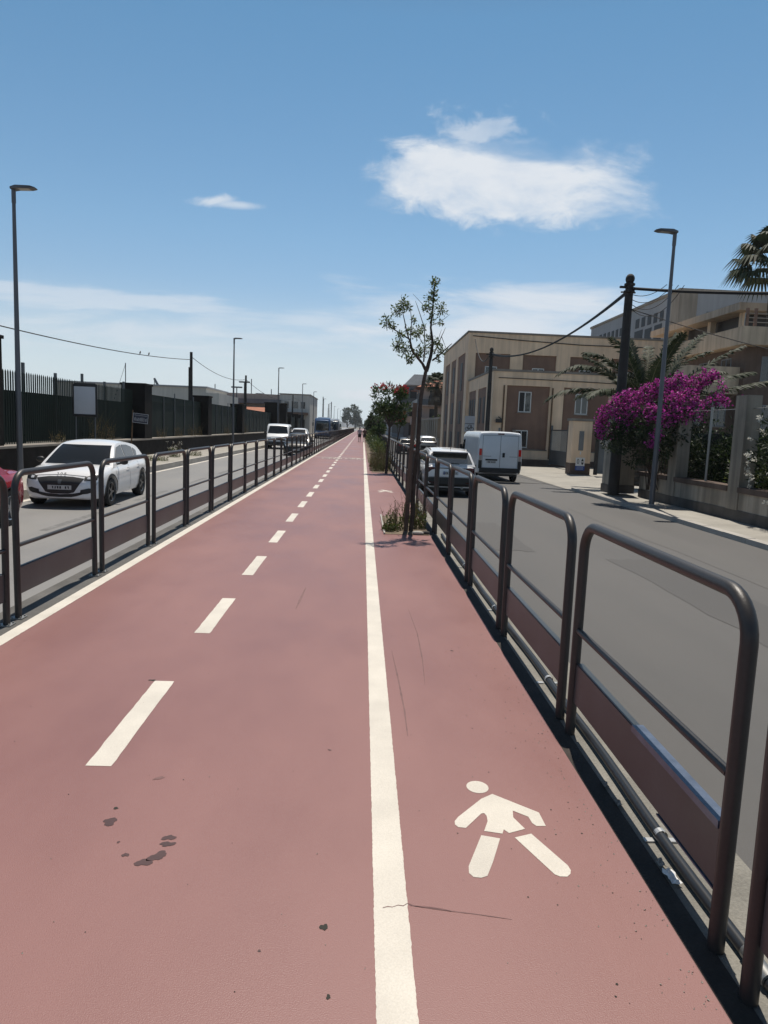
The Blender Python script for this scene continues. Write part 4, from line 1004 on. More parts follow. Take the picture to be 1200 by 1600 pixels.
br.build('recessed_panel', M['brown'], ob)
lg = MB()
for a, b in bays: lg.box(a-.02,b+.02,BY-.06,BY+.16,.55,.62)
lg.build('ledge', M['coping'], ob)
pls = MB(); pls.box(BX0-.03,BX1,BY-.035,BY-.004,-.6,-.05); pls.build('plinth', M['brownlow'], ob)
MB().box(BX0+.5,BX1-.5,BY+.5,58,5.3,5.4).build('terrace_floor', M['concrete'], ob)
for a, b in bays:
    facade_window(ob, a+.85, a+1.72, 3.12, 4.5, BY+.16); facade_window(ob, a+.75, a+1.62, .72, 1.9, BY+.16)
dp = [o for o in ob.children]
op = MB(); op.box(bays[0][0]+.91, bays[0][0]+1.24, BY+.135, BY+.146, 3.18, 4.44); op.build('open_casement_gap', M['dark'], ob)
for a, b in sidebays:
    n = 2 if a < 54 else 3
    for k in range(n):
        c = a+(b-a)*(k+.5)/n; w0 = MB(); w0.box(BX0+.02,BX0+.048,c-.35,c+.35,2.3,4.2); w0.build('window', M['dark'], ob)
        w0 = MB(); w0.box(BX0+.02,BX0+.048,c-.35,c+.35,-.3,1.3); w0.build('window', M['dark'], ob)
# taller block behind
TY = 58.0; TX0, TX1 = 8.45, 28.0
tbays = [(9.1,12.0),(13.05,15.85),(17.0,19.4),(20.6,23.4)]
tw = MB()
xs = [TX0]+[v for b in tbays for v in b]+[TX1]
for a, b in zip(xs[0::2], xs[1::2]): tw.box(a,b,TY,TY+.5,4.9,8.15)
tw.box(TX0,TX1,TY,TY+.5,8.15,9.75)
sb2 = [(59.4,64.0),(65.2,68.6),(69.8,73.6)]
ys = [TY+.5]+[v for b in sb2 for v in b]+[75.5]
for a, b in zip(ys[0::2], ys[1::2]): tw.box(TX0,TX0+.5,a,b,-.6,8.3)
tw.box(TX0,TX0+.5,TY+.5,75.5,8.3,9.75)
tw.box(TX0+.5,TX1,TY+.5,75.5,9.2,9.4)
tw.box(TX0,BX0,TY,TY+.5,-.6,4.9)
tw.build('upper_wall', M['beige'], ob)
tb = MB()
for a, b in tbays: tb.box(a,b,TY+.18,TY+.48,4.9,8.15)
for a, b in sb2: tb.box(TX0+.06,TX0+.48,a,b,-.6,8.3)
tb.build('recessed_panel', M['brown'], ob)
cn = MB(); cn.box(TX0-.08,TX1+.05,TY-.08,TY+.55,9.75,9.9); cn.box(TX0-.08,TX0+.55,TY+.55,75.6,9.75,9.9); cn.build('cornice', M['coping'], ob)
for a, b in tbays: facade_window(ob, a+.85, a+1.85, 6.05, 7.1, TY+.18)
for a, b in sb2:
    c = (a+b)/2
    for z0, z1 in ((5.2,7.6),(2.3,4.3),(-.3,1.6)):
        MB().box(TX0+.03,TX0+.058,c-.6,c+.6,z0,z1).build('window', M['dark'], ob)
tr = MB()
for z in (5.98,6.14): tr.tube([(9.0,57.2,z),(9.9,57.2,z)], .025, 6)
for x in (9.0,9.45,9.9): tr.tube([(x,57.2,5.4),(x,57.2,6.14)], .02, 6)
tr.build('terrace_rail', M['rust'], ob)
for x0, z0, z1 in ((9.42,.2,4.86),(12.72,.0,4.8)): MB().tube([(x0,BY-.07,z0),(x0,BY-.07,z1)], .05, 8).build('downpipe', M['rust'], ob)
MB().box(8.95,9.35,BY-.28,BY-.1,2.35,2.6).build('floodlight', M['plastic'], ob)
MB().tube([(9.15,BY,2.75),(9.3,BY-.2,2.6)], .03, 6).build('light_bracket', M['plastic'], ob)
for (x0,z0) in ((9.75,1.45),(10.15,1.65)): MB().box(x0,x0+.22,BY-.10,BY+.158,z0,z0+.26).build('meter_box', M['coping'], ob)
cb = MB()
for z in (9.35,): cb.tube([(8.8,TY-.05,9.5),(13,TY-.05,9.28),(18,TY-.05,9.12),(24,TY-.05,9.15)], .035, 5)
cb.tube([(9.0,BY-.08,5.35),(13,BY-.08,5.32),(18,BY-.08,5.25),(22,BY-.08,5.22)], .025, 5)
cb.build('wall_cable', M['wire'], ob)
ds = MB(); ds.box(9.2,9.32,BY-.05,BY-.005,.4,2.0); ds.build('wall_plaque', M['shutter'], ob)
# pictogram board in front of the side wall
pb_ = thing('sign_board', 'pale blue square board with dark bicycle marks on a post before the beige building', 'sign', (7.75,50.5,-.36))
MB().tube([(0,.04,0),(0,.04,3.2)], .04, 8).build('pole', M['ironwork'], pb_)
MB().box(-.36,.36,-.015,.015,2.0,3.15).build('sign_plate', M['signwhite'], pb_)
bb = MB()
for cx_ in (-.17,.17): bb.tube([(cx_+.13*math.cos(2*PI*k/14),-.02,2.22+.13*math.sin(2*PI*k/14)) for k in range(15)], .018, 5)
for a, b in (((-.17,2.22),(-.05,2.5)),((-.05,2.5),(.12,2.5)),((.12,2.5),(.17,2.22)),((-.17,2.22),(.02,2.24)),((.02,2.24),(.12,2.5))): bb.tube([(a[0],-.02,a[1]),(b[0],-.02,b[1])], .018, 5)
bb.box(-.34,.34,-.02,-.016,2.58,2.62); bb.build('bicycle_symbol', M['black'], pb_)
# side gate, gate pillar with notice, sheet gate
gt = thing('metal_gate', 'grey barred metal gate between the beige building and the gate pillar', 'gate', (0,0,0))
gy0, gy1, gx = 38.9, 46.6, 12.75
for y in (gy0,(gy0+gy1)/2,gy1): MB().box(gx-.06,gx+.06,y-.06,y+.06,-.36,2.3).build('gate_post', M['ironwork'], gt)
bm_ = MB(); y = gy0+.15
while y < gy1:
    bm_.box(gx-.012,gx+.012,y-.012,y+.012,-.25,1.95); y += .14
bm_.build('bars', M['steel'], gt); MB().box(gx-.03,gx+.03,gy0,gy1,1.95,2.02).build('rail', M['ironwork'], gt)
MB().box(gx-.02,gx+.03,gy0+.06,gy1-.06,-.26,.65).build('kick_panel', M['ironwork'], gt)
gp = thing('gate_pillar', 'beige gate pillar with a blue and white notice between two gates', 'pillar', (12.0,38.1,-.36))
MB().box(-.55,.55,-.4,.4,0,2.85).build('pillar_body', M['beige'], gp, bevel=.03)
MB().box(-.62,.62,-.47,.47,2.85,2.98).build('cap', M['coping'], gp)
MB().box(-.56,.56,-.41,.41,-.1,.55).build('base', M['brownlow'], gp)
MB().box(-.16,.10,-.43,-.405,1.25,2.3).build('intercom_panel', M['shutter'], gp)
MB().box(-.06,.0,-.44,-.405,1.02,1.2).build('door_bell', M['white'], gp)
nt_ = MB().box(-.26,.24,-.425,-.405,.40,.86).build('notice', M['white'], gp)
MB().box(-.27,.25,-.426,-.406,.16,.395).build('notice', M['signblue'], gp)
lettering('0', .38, 'black', nt_, (-.13,-.43,.63), (PI/2,0,0), .7)
ar = MB(); ar.add([(.03,-.428,.66),(.19,-.428,.66),(.11,-.428,.82),(.03,-.428,.60),(.11,-.428,.44),(.19,-.428,.60)],[(0,1,2),(3,4,5)]); ar.build('arrows', M['black'], nt_)
for z in (.21,.27,.33): MB().box(-.2,.18,-.43,-.427,z,z+.018).build('notice_line', M['signwhite'], gp)
sg = thing('metal_gate', 'dark sheet metal gate with a small triangle sign behind the corner pole', 'gate', (0,0,0))
MB().box(12.55,14.6,36.7,36.76,-.3,2.1).build('panel', M['ironwork'], sg); MB().box(12.45,12.6,36.6,36.8,-.36,2.3).build('gate_post', M['pole'], sg)
for x in (13.1,13.6,14.1): MB().box(x-.02,x+.02,36.67,36.7,-.3,2.1).build('rib', M['shutter'], sg)
tr_ = MB(); tr_.add([(12.85,36.64,1.15),(13.25,36.64,1.15),(13.05,36.64,1.48)],[(0,1,2)]); tr_.build('warning_triangle', M['white'], sg)
tr_ = MB(); tr_.add([(12.94,36.635,1.2),(13.16,36.635,1.2),(13.05,36.635,1.38)],[(0,1,2)]); tr_.build('warning_triangle', M['signblue'], sg)
rk_ = thing('bicycle_rack', 'small white bent tube rack behind the wall corner', 'rack', (12.6,35.0,-.36))
MB().tube([(0,0,0),(0,0,.75),(.1,0,.9),(.3,0,.9),(.4,0,.75),(.4,0,0)], .035, 8).build('hoop', M['white'], rk_, smooth=60); MB().tube([(0,0,.45),(.4,0,.45)], .025, 6).build('cross_bar', M['white'], rk_)
# ---- garden wall along the right pavement
gw = thing('garden_wall', 'stained grey wall with piers and brown coping along the right pavement', 'wall', (0,0,0))
WX = 10.2
MB().box(WX,WX+.35,8,25.0,-.5,.34).build('wall_face', M['dirtywall'], gw)
MB().box(WX-.02,WX+.37,8,25.0,-.5,-.14).build('plinth', M['wallbase'], gw)
piers = [11.0,14.8,18.55,22.4]
cp = MB(); ys = [8.0]+[v for p in piers for v in (p-.28,p+.28)]+[25.0]
for a, b in zip(ys[0::2], ys[1::2]): cp.box(WX-.07,WX+.42,a,b,.34,.49)
cp.build('coping', M['brownlow'], gw)
for y in piers:
    MB().box(WX-.03,WX+.38,y-.28,y+.28,-.139,2.95).build('pier', M['dirtywall'], gw)
cpil = thing('corner_pillar', 'pale square pillar with dark foot at the corner of the garden wall', 'pillar', (9.62,25.6,-.36))
MB().box(-.48,.48,-.35,.35,.3,3.2).build('pillar_body', M['dirtywall'], cpil, bevel=.02); MB().box(-.5,.5,-.37,.37,0,.3).build('base', M['wallbase'], cpil)
fp = thing('garden_fence', 'thin grey posts and mesh rails standing on the garden wall', 'fence', (0,0,0))
for y in (9.2,12.9,16.6,20.5,23.9): MB().tube([(WX+.18,y,.49),(WX+.18,y,2.7)], .04, 8).build('post', M['steel'], fp)
for z in (2.6,): MB().tube([(WX+.18,8,z),(WX+.18,25.0,z)], .012, 5).build('rail', M['steel'], fp)
lettering('GRI', .52, 'graf', gw, (WX-.034,16.05-.0,.08), (PI/2,0,-PI/2), 1.25, 'graffiti')
gg = MB(); gg.tube([(WX-.031,15.15,-.2),(WX-.031,15.3,.0),(WX-.031,15.25,.2),(WX-.031,15.0,.28),(WX-.031,14.85,.2)], .012, 4); gg.build('graffiti', M['graf'], gw)
# lamp and poles on the right
lamp_post('tall grey street lamp in front of the bougainvillea on the right pavement', 9.22, 21.5, -.36, 8.3, -1, 'lamp posts of the street')
def pole_r(x, y, base, h, r, label):
    root = thing('utility_pole', label, 'pole', (x,y,base))
    MB().tube([(0,0,0),(0,0,h*.5),(0,0,h-.25)], [r,r*.85,r*.68], 14).build('shaft', M['pole'], root, smooth=50)
    cp_ = MB(); cp_.ell((0,0,h-.12),(r*.8,r*.8,.18),12,8); cp_.lathe([(r*.68,h-.62),(r*.95,h-.6),(r*.95,h-.52),(r*.68,h-.5)], 14); cp_.lathe([(r*.68,h-.36),(r*.92,h-.34),(r*.92,h-.28),(r*.68,h-.26)], 14)
    cp_.build('pole_cap', M['pole'], root, smooth=40)
    MB().box(-.34,.1,-.04,.04,h-.44,h-.37).build('bracket', M['pole'], root)
    for a in (.4,1.6,2.8,4.4):
        MB().tube([(r*.6*math.cos(a),r*.6*math.sin(a),h-.56),((r+.08)*math.cos(a),(r+.08)*math.sin(a),h-.56)], .03, 6).build('insulator', M['plastic'], root)
    return root
pole_r(9.22,24.9,-.36,7.72,.20,'thick black utility pole with rounded cap beside the bougainvillea')
pole_r(8.30,46.3,-.36,7.55,.16,'dark utility pole in front of the beige building corner')
P1 = Vector((9.22,24.9,6.8)); P2 = Vector((8.30,46.3,6.75))
def bundle(label, a, b, sag, k=2, r=.022):
    root = thing('cable', label, 'cable', (0,0,0))
    for i in range(k): cable('', a+Vector((0,0,.05*i)), b+Vector((0,0,.06*i)), sag*(1+.05*i), r, 28, root, 'strand')
bundle('thick black cable bundle sagging from the capped pole to the beige building', P1, P2, .85, 3, .028)
pe = atX(1230,468,13.4)
bundle('thick black cable leading right from the capped pole out of the picture', P1+Vector((0,0,.1)), Vector((14.6,19.0,5.95)), .12, 2, .028)
cable('thin black cable slanting down right from the capped pole', P1-Vector((0,0,.55)), (15.2,20.0,3.8), .15, .016)
cable('pale cable looping from the building corner to the dark pole', (8.95,57.7,9.2), P2+Vector((0,0,.3)), 1.2, .04)
lp_ = MB()
for k in range(4):
    a, b = P1+Vector((-.1,0,.0-.12*k)), P1+Vector((.95+.2*k,-.9,.12)); n = 14
    lp_.tube([a.lerp(b,i/n)-Vector((0,0,(.25+.16*k)*4*(i/n)*(1-i/n))) for i in range(n+1)], .012, 5)
tag(lp_.build('cable', M['wire'], smooth=60), 'loose looping wires hanging at the top of the capped pole', 'cable')
# ---- big grey block on the skyline
gb = thing('apartment_building', 'big grey concrete block on the skyline at the right', 'building', (0,0,0))
GX, GY = 33.3, 75.0
MB().box(GX,62,GY,104,-.7,17.4).build('wall', M['greybld'], gb); MB().box(GX-.15,62,GY-.15,104.15,17.4,17.7).build('parapet', M['tanbld'], gb)
MB().box(GX-.06,GX+1.9,GY-.06,GY+2.2,-.7,17.4).build('corner_pier', M['tanbld'], gb)
MB().box(GX-.09,GX-.065,GY+2.35,GY+2.6,8,16.4).build('downpipe', M['dark'], gb)
def side_win(pts, hh, m):
    for px0, px1, py0, py1 in pts:
        a, b = atX(px0, py0, GX), atX(px1, py1, GX); y0_, y1_ = min(a.y,b.y), max(a.y,b.y)
        MB().box(GX-.05,GX+.02,y0_,y1_,max(a.z,b.z)-hh,max(a.z,b.z)).build('window', M[m], gb)
side_win([(994+9.2*k+.8*k*k*.1, 999+9.2*k+.9*k*k*.1, 500-3.2*k, 502-3.2*k) for k in range(5)], 1.1, 'dark')
side_win([(992,1004,519,519),(1008,1018,515,515),(1023,1034,509,509)], 2.1, 'dark')
side_win([(937+6.4*k, 940.4+6.4*k, 524-2.1*k, 525-2.1*k) for k in range(6)], 1.0, 'dark')
for k in range(6): MB().box(GX+3+2.8*k,GX+4.4+2.8*k,GY-.05,GY+.02,14.4,15.4).build('window', M['shutter'], gb)
# ---- terraced tan building in front of it
tn = thing('apartment_building', 'tan building with open roof terraces below the grey block', 'building', (0,0,0))
QX, QY = 27.6, 51.5
MB().box(QX,46,QY,67,-.7,8.6).build('wall', M['beige2'], tn)
MB().box(QX+.02,QX+.4,QY,67,8.6,9.3).build('terrace_parapet', M['beige2'], tn); MB().box(QX+.4,46,QY,QY+.35,8.6,9.3).build('terrace_parapet', M['beige2'], tn)
MB().box(QX+1.1,46,QY+1.4,67,8.61,11.29).build('terrace_shade_box', M['dark'], tn)  # room block coloured near-black to paint the shade behind the terrace openings
for k in range(3): MB().box(QX+.4,QX+.85,QY+.6+4.8*k,QY+1.1+4.8*k,9.3,11.3).build('terrace_column', M['beige2'], tn)
MB().box(QX-.4,46,QY-.3,67,11.3,11.85).build('roof_slab', M['tanbld'], tn)
for k in range(5): MB().box(QX-.04,QX+.015,QY+9.2+1.5*k-8,QY+10.0+1.5*k-8,6.9,8.1).build('window', M['dark'], tn)
for k in range(3): MB().box(QX-.04,QX+.015,QY+1.5+4*k,QY+3+4*k,2.3,4.2).build('window', M['dark'], tn)
for k in range(4): MB().box(QX+1.6+3.2*k,QX+3.0+3.2*k,QY-.04,QY+.015,6.0,7.8).build('window', M['dark'], tn)
# ---- brown building at the right edge
bd = thing('apartment_building', 'brown rendered building with pale balcony band at the right edge', 'building', (0,0,0))
EX, EY = 23.0, 42.0
MB().box(EX,40,EY,50,-.7,7.45).build('wall', M['brownlow'], bd)
MB().box(EX-.8,40,EY-.9,50,7.45,8.5).build('balcony_band', M['beige2'], bd)
MB().box(19.3,EX-.005,EY+.5,50,4.6,6.25).build('lower_terrace', M['beige2'], bd); MB().box(19.5,EX-.01,EY+.8,50,-.7,4.6).build('wall', M['brownlow'], bd)
for k in range(4): facade_window(bd, EX+1.0+2.2*k, EX+2.0+2.2*k, 5.4, 6.9, EY, 'shutter', mull=1)
for k in range(4): facade_window(bd, EX+.8+2.4*k, EX+2.0+2.4*k, 2.4, 4.0, EY, 'shutter', mull=1)
for k in range(2): facade_window(bd, EY+1.6+3*k, EY+2.8+3*k, 5.3, 6.9, EX, 'shutter', mull=1, face='x')
for x0 in (20.2,21.6): facade_window(bd, x0, x0+.9, 2.6, 4.1, EY+.8, 'shutter')
rl_ = MB()
for z in (8.75,9.0,9.25): rl_.tube([(EX-.7,EY-.8,z),(36,EY-.8,z)], .025, 6)
for k in range(6): rl_.tube([(EX-.7+2.5*k,EY-.8,8.5),(EX-.7+2.5*k,EY-.8,9.25)], .03, 6)
rl_.build('balcony_rail', M['steel'], bd)
for k in range(2): MB().box(EX-.65+.5*k,EX-.5+.5*k,EY-.85,EY-.7,8.5,9.55).build('rail_post', M['brown'], bd)
# ---- buildings further along the road
fw = thing('boundary_wall', 'low wall with close set piers past the beige building', 'wall', (0,0,0))
MB().box(8.3,8.7,75.7,112,-.6,.75).build('wall_face', M['coping'], fw)
mb = MB()
for k in range(15): MB().box(8.22,8.78,77+2.45*k,77.9+2.45*k,.75,2.9).build('pier', M['tanbld'], fw)
MB().box(8.26,8.74,75.7,112,2.9,3.1).build('top_rail', M['tanbld'], fw)
def block(label, x0, x1, y0, y1, h, m, floors, slabs=True, roof='flat', nside=6, nfront=4, zoff=0, slab_m='pinkbld'):
    root = thing('apartment_building', label, 'building', (0,0,0), 0, 'apartment blocks along the right road')
    MB().box(x0,x1,y0,y1,-.7,h).build('wall', M[m], root)
    fh = (h+.4)/floors
    for f in range(floors):
        z = -.4+fh*f
        for k in range(nside):
            c = y0+(y1-y0)*(k+.5)/nside; MB().box(x0-.06,x0+.02,c-.6,c+.6,z+.9,z+fh-.5).build('window', M['dark'], root)
        for k in range(nfront):
            c = x0+(x1-x0)*(k+.5)/nfront; MB().box(c-.6,c+.6,y0-.06,y0+.02,z+.9,z+fh-.5).build('window', M['dark'], root)
        if slabs and f:
            MB().box(x0-1.0,x1,y0-1.0,y1,z-.12,z+.12).build('balcony', M[slab_m], root)
            MB().box(x0-1.0,x0-.92,y0-1.0,y1,z+.12,z+1.05).build('balcony_rail', M[slab_m if f%2 else 'ironwork'], root); MB().box(x0-.92,x1,y0-1.0,y0-.92,z+.12,z+1.05).build('balcony_rail', M[slab_m if f%2 else 'ironwork'], root)
    if roof == 'hip':
        MB().add([(x0-1.2,y0-1.2,h),(x1,y0-1.2,h),(x1,y1,h),(x0-1.2,y1,h),(x0+3,y0+4,h+1.9),(x1-3,y0+4,h+1.9)],[(0,1,5,4),(1,2,5),(2,3,4,5),(3,0,4)]).build('roof', M['roofred'], root)
    else: MB().box(x0-.3,x1,y0-.3,y1+.3,h,h+.25).build('roof', M['coping'], root)
    return root
block('terracotta roofed apartment block with balconies right of the young tree', 9.8, 24, 116, 130, 8.6, 'pinkbld', 3, roof='hip')
b1 = block('dark topped apartment block with pale balcony bands behind the young tree', 7.9, 20, 134, 156, 9.8, 'bluegrey', 3, slab_m='pinkbld')
MB().add([(7.6,133.7,10.05),(20,133.7,10.05),(20,156,10.05),(7.6,156,10.05),(9.6,136,12.2),(20,136,12.2),(20,154,12.2),(9.6,154,12.2)],[(0,1,5,4),(1,2,6,5),(2,3,7,6),(3,0,4,7),(4,5,6,7)]).build('mansard_roof', M['bluegrey'], b1)
block('grey blue block in shade behind the oleander tree', 8.0, 18, 160, 192, 9.0, 'bluegrey', 3, nside=9, slab_m='bluegrey')
block('far grey block nearly hidden by the roadside oleanders', 8.2, 18, 198, 250, 7.5, 'greybld', 3, nside=9, slabs=False)
block('farthest low block beside the vanishing point', 8.4, 18, 260, 340, 6.0, 'tanbld', 2, nside=10, slabs=False)
for px, py, Y, lab in ((644,640,98,'old bracket lamp by the apartment blocks'),(638,688,92,'square framed sign post by the boundary wall')):
    t = atY(px,py-30,Y); mb = MB(); mb.tube([(7.6,Y,RZ),(7.6,Y,t.z)], .05, 6); mb.tube([(7.6,Y,t.z),(6.9,Y,t.z+.1)], .04, 5); mb.box(6.6,6.95,Y-.1,Y+.1,t.z,t.z+.12)
    tag(mb.build('street_lamp', M['lamp']), lab, 'street lamp')
# ================================================================ vegetation
def rdir():
    z = rnd.uniform(-1,1); a = rnd.uniform(0,2*PI); s = math.sqrt(1-z*z); return Vector((s*math.cos(a), s*math.sin(a), z))
def leaf(mb, p, L, W, d=None, mi=0, fold=.25):
    d = d or rdir(); u = d.cross(rdir()).normalized() if d.length else rdir()
    n = d.cross(u)
    a = p; b = p+d*L*.45+u*W*.5+n*fold*W; c = p+d*L; e = p+d*L*.45-u*W*.5+n*fold*W
    mb.add([a,b,c,e],[(0,1,2,3)],mi)
def cluster(mb, c, r, n, L, W, up=.2, mi=0, shell_=.5):
    c = Vector(c); r = Vector(r) if isinstance(r,(tuple,list,Vector)) else Vector((r,r,r))
    for _ in range(n):
        q = rdir(); k = (shell_+(1-shell_)*rnd.random()) if rnd.random() < .75 else rnd.random()
        p = c+Vector((q.x*r.x,q.y*r.y,q.z*r.z))*k
        d = (q+rdir()*.9+Vector((0,0,up))).normalized()
        leaf(mb, p, L*rnd.uniform(.7,1.3), W*rnd.uniform(.7,1.3), d, mi)
def limb(mb, pts, r0, r1, seg=7):
    # smooth a polyline a little
    P = [Vector(p) for p in pts]; out = []
    for i in range(len(P)-1):
        for t in range(3): out.append(P[i].lerp(P[i+1], t/3)+Vector((rnd.uniform(-1,1),rnd.uniform(-1,1),0))*r1*.8*(t > 0))
    out.append(P[-1]); n = len(out)
    mb.tube(out, [r0+(r1-r0)*i/(n-1) for i in range(n)], seg)
# ---- young staked tree in the path's tree pit
Y0 = 11.4
def T(px, py, dy=0): 
    p = atY(px, py, Y0+dy); return p
yt = thing('street_tree', 'sparse young tree with a timber stake in the weedy pit of the red path', 'tree', (0,0,0))
tk = MB(); limb(tk, [(.86,11.45,-.05),T(648,740),T(656,640),T(667,573)], .040, .029, 9); tk.build('trunk', M['bark'], yt, smooth=60)
lb = MB()
limb(lb, [T(666,580),T(672,560),T(676,537,.05),T(673,512,.1),T(677,470,.1),T(680,438,.05)], .034, .006)
limb(lb, [T(665,578),T(660,568),T(645,550,-.1),T(640,530,-.15),T(616,515,-.2),T(601,503,-.2)], .027, .004)
limb(lb, [T(645,548,-.1),T(636,520,-.25),T(630,492,-.3),T(626,470,-.3)], .014, .003)
limb(lb, [T(676,563),T(690,552,-.2),T(706,537,-.35)], .016, .006)
limb(lb, [T(678,553),T(688,530,.25),T(696,512,.4)], .012, .003); limb(lb, [T(690,526,.25),T(697,545,.3)], .006, .002)
limb(lb, [T(662,565),T(664,540,.2),T(663,512,.4),T(652,478,.5),T(649,470,.5)], .013, .002)
limb(lb, [T(675,508,.1),T(688,503,.3),T(703,491,.4)], .008, .002); limb(lb, [T(676,480,.1),T(662,477,.0),T(645,459,-.1)], .007, .002)
limb(lb, [T(641,545,-.1),T(643,500,-.3),T(640,470,-.35)], .010, .002); limb(lb, [T(672,540),T(684,532,-.3),T(690,515,-.4)], .009, .002)
lf = MB(); tw_ = lb
for px,py,r,dy,n in [(680,440,8,.05,60),(674,466,11,.1,85),(689,483,11,.1,75),(668,482,9,.0,60),(678,455,6,.05,30),(629,473,10,-.3,65),(622,485,10,-.3,70),(637,480,6,-.3,30),(604,503,10,-.2,70),(614,510,6,-.2,25),(647,500,5,-.3,22),(651,521,12,.2,95),(640,517,8,-.1,45),(626,523,8,-.2,45),(621,538,10,-.2,70),(632,546,12,-.15,95),(641,558,8,-.1,45),(664,546,14,.2,90),(652,552,10,.1,60),(689,549,9,-.2,50),(683,536,7,-.3,36),(675,497,8,.1,50),(685,563,4,-.1,16),(660,512,6,.4,30),(640,565,5,-.1,16),(690,505,5,.3,18),(672,528,8,.1,30)]:
    p = T(px,py,dy); s = .0105*r
    cluster(lf, p, (s,s*1.1,s), int(n*1.35), .046, .024, -.15, shell_=.15)
    for _ in range(4):
        q = rdir(); tw_.tube([p-q*s*.9-Vector((0,0,s*.4)), p, p+q*s*1.1], [.005,.004,.002], 4)
lf.build('crown', M['leaf'], yt); lb.build('limbs', M['bark'], yt, smooth=60)
stk = MB(); stk.tube([(.775,11.38,-.05),(.80,11.36,1.1),(.835,11.33,2.12)], .038, 10); stk2 = stk.build('timber_stake', M['timber'], smooth=50); tag(stk2, 'round weathered timber stake tied beside the young tree', 'stake')
MB().tube([(.79+.07*math.cos(q),11.42+.07*math.sin(q),1.55+.01*math.sin(q)) for q in [2*PI*k/16 for k in range(17)]], .008, 5).build('tree_tie', M['conduit'], stk2)
# tree pit with kerb edging, soil and weeds
pit = MB(); pit.quad((.42,11.0,.006),(1.14,11.0,.006),(1.14,13.3,.006),(.42,13.3,.006)); struct(pit.build('tree_pit_soil', M['soil']))
ed = MB(); ed.box(.395,.42,10.98,13.32,-.05,.03); struct(ed.build('pit_edging', M['kerb']))
def weed_clump(c, r, h, ns, nl, label, gm='weedgreen', sm='drygrass', flower=None, name='weed_clump', group='weeds'):
    root = thing(name, label, 'weed', c, 0, group); st = MB(); lv = MB(); fl = MB()
    for _ in range(ns):
        a = rnd.uniform(0,2*PI); d = r*math.sqrt(rnd.random()); b = Vector((d*math.cos(a), d*math.sin(a), 0)); hh = h*rnd.uniform(.4,1.0); ln = Vector((rnd.gauss(0,.22),rnd.gauss(0,.22),0))*hh
        pts = [b, b+ln*.3+Vector((0,0,hh*.5)), b+ln+Vector((0,0,hh))]; st.tube(pts, [.004,.003,.0015], 4, cap=False)
        for k in range(rnd.randint(2,6)): 
            t = rnd.uniform(.4,1); leaf(st, b+ln*t*t+Vector((0,0,hh*t)), .035, .012, rdir())
        if flower and rnd.random() < .4: cluster(st, b+ln+Vector((0,0,hh)), .05, 5, .04, .035, mi=1, shell_=.1)
    for _ in range(nl):
        a = rnd.uniform(0,2*PI); d = r*math.sqrt(rnd.random()); leaf(lv, Vector((d*math.cos(a),d*math.sin(a),h*.55*rnd.random()**1.6)), rnd.uniform(.04,.09), .03, (rdir()+Vector((0,0,.5))).normalized())
    st.build('stems', [M[sm], M[flower]] if flower else M[sm], root); lv.build('leaves', M[gm], root)
    return root
weed_clump((.60,11.55,0), .17, .50, 40, 130, 'reddish dry weed clump on the left side of the tree pit')
weed_clump((1.0,11.75,0), .15, .45, 40, 170, 'bushy green and straw weed clump between the young tree and the railing')
weed_clump((.50,11.35,0), .12, .22, 20, 120, 'low green weed at the corner of the tree pit')
weed_clump((.95,12.6,0), .2, .6, 40, 120, 'dry weed clump behind the young tree')
for i,(x,y,s) in enumerate([(.95,11.06,.10),(1.08,11.1,.07)]):
    mb = MB(); mb.ell((x,y,.03),(s,s*.6,.035),9,6); o = mb.build('stone', M['kerb'] if i == 0 else M['wallbase']); tag(o, ['pale flat stone at the foot of the young tree','dark stone against the railing by the tree pit'][i], 'stone')
# ---- oleander tree further along and shrubs lining the path
def bushy_tree(label, x, y, h, cr, trunk_r=.05, lm='oleander', flower=None, nl=900, L=.16, W=.045, clear=.5, name='oleander_tree', cat='tree', group=None, z=0, lean=(0,0), nclump=11):
    root = thing(name, label, cat, (x,y,z), 0, group)
    tk = MB(); limb(tk, [(0,0,-.1),(lean[0]*.3,lean[1]*.3,h*clear*.6),(lean[0]*.6,lean[1]*.6,h*clear)], trunk_r, trunk_r*.7, 8)
    cl = MB(); fl = MB(); cz = h*(clear+1)/2; hz_ = h*(1-clear)/2
    for k in range(nclump):
        q = rdir(); kk = rnd.uniform(.35,.95); c = Vector((lean[0]+q.x*cr*kk, lean[1]+q.y*cr*kk, cz+q.z*hz_*kk))
        limb(tk, [(lean[0]*.6,lean[1]*.6,h*clear*.95),((lean[0]*.6+c.x)/2,(lean[1]*.6+c.y)/2,(h*clear+c.z)/2),c], trunk_r*.45, .006, 5)
        r = cr*rnd.uniform(.28,.5)
        cluster(cl, c, (r,r,r*.9), nl//nclump, L, W, .5, shell_=.25)
        if flower and q.z > -.1: 
            for _ in range(3): cluster(cl, c+Vector((rnd.gauss(0,r*.5),rnd.gauss(0,r*.5),r*.75)), .10*L/.16, 14, .07*L/.16, .06*L/.16, mi=1)
    tk.build('trunk', M['bark'], root, smooth=60); cl.build('crown', [M[lm], M[flower]] if flower else M[lm], root)
    return root
bushy_tree('oleander tree with red flowers on top behind the young tree', .93, 26, 3.55, .66, .055, 'oleander', 'redflower', 1700, .19, .05, .50, lean=(.12,0), nclump=16)
bushy_tree('small oleander with red and white flowers close to the railing behind the stake', 1.45, 28.5, 2.5, .34, .03, 'oleander', 'redflower', 300, .17, .05, .55, nclump=5)
bushy_tree('rounded light green oleander bush leaning over the path edge', .98, 46, 2.5, .55, .06, 'oleander', None, 900, .2, .07, .35, lean=(-.05,0), nclump=12)
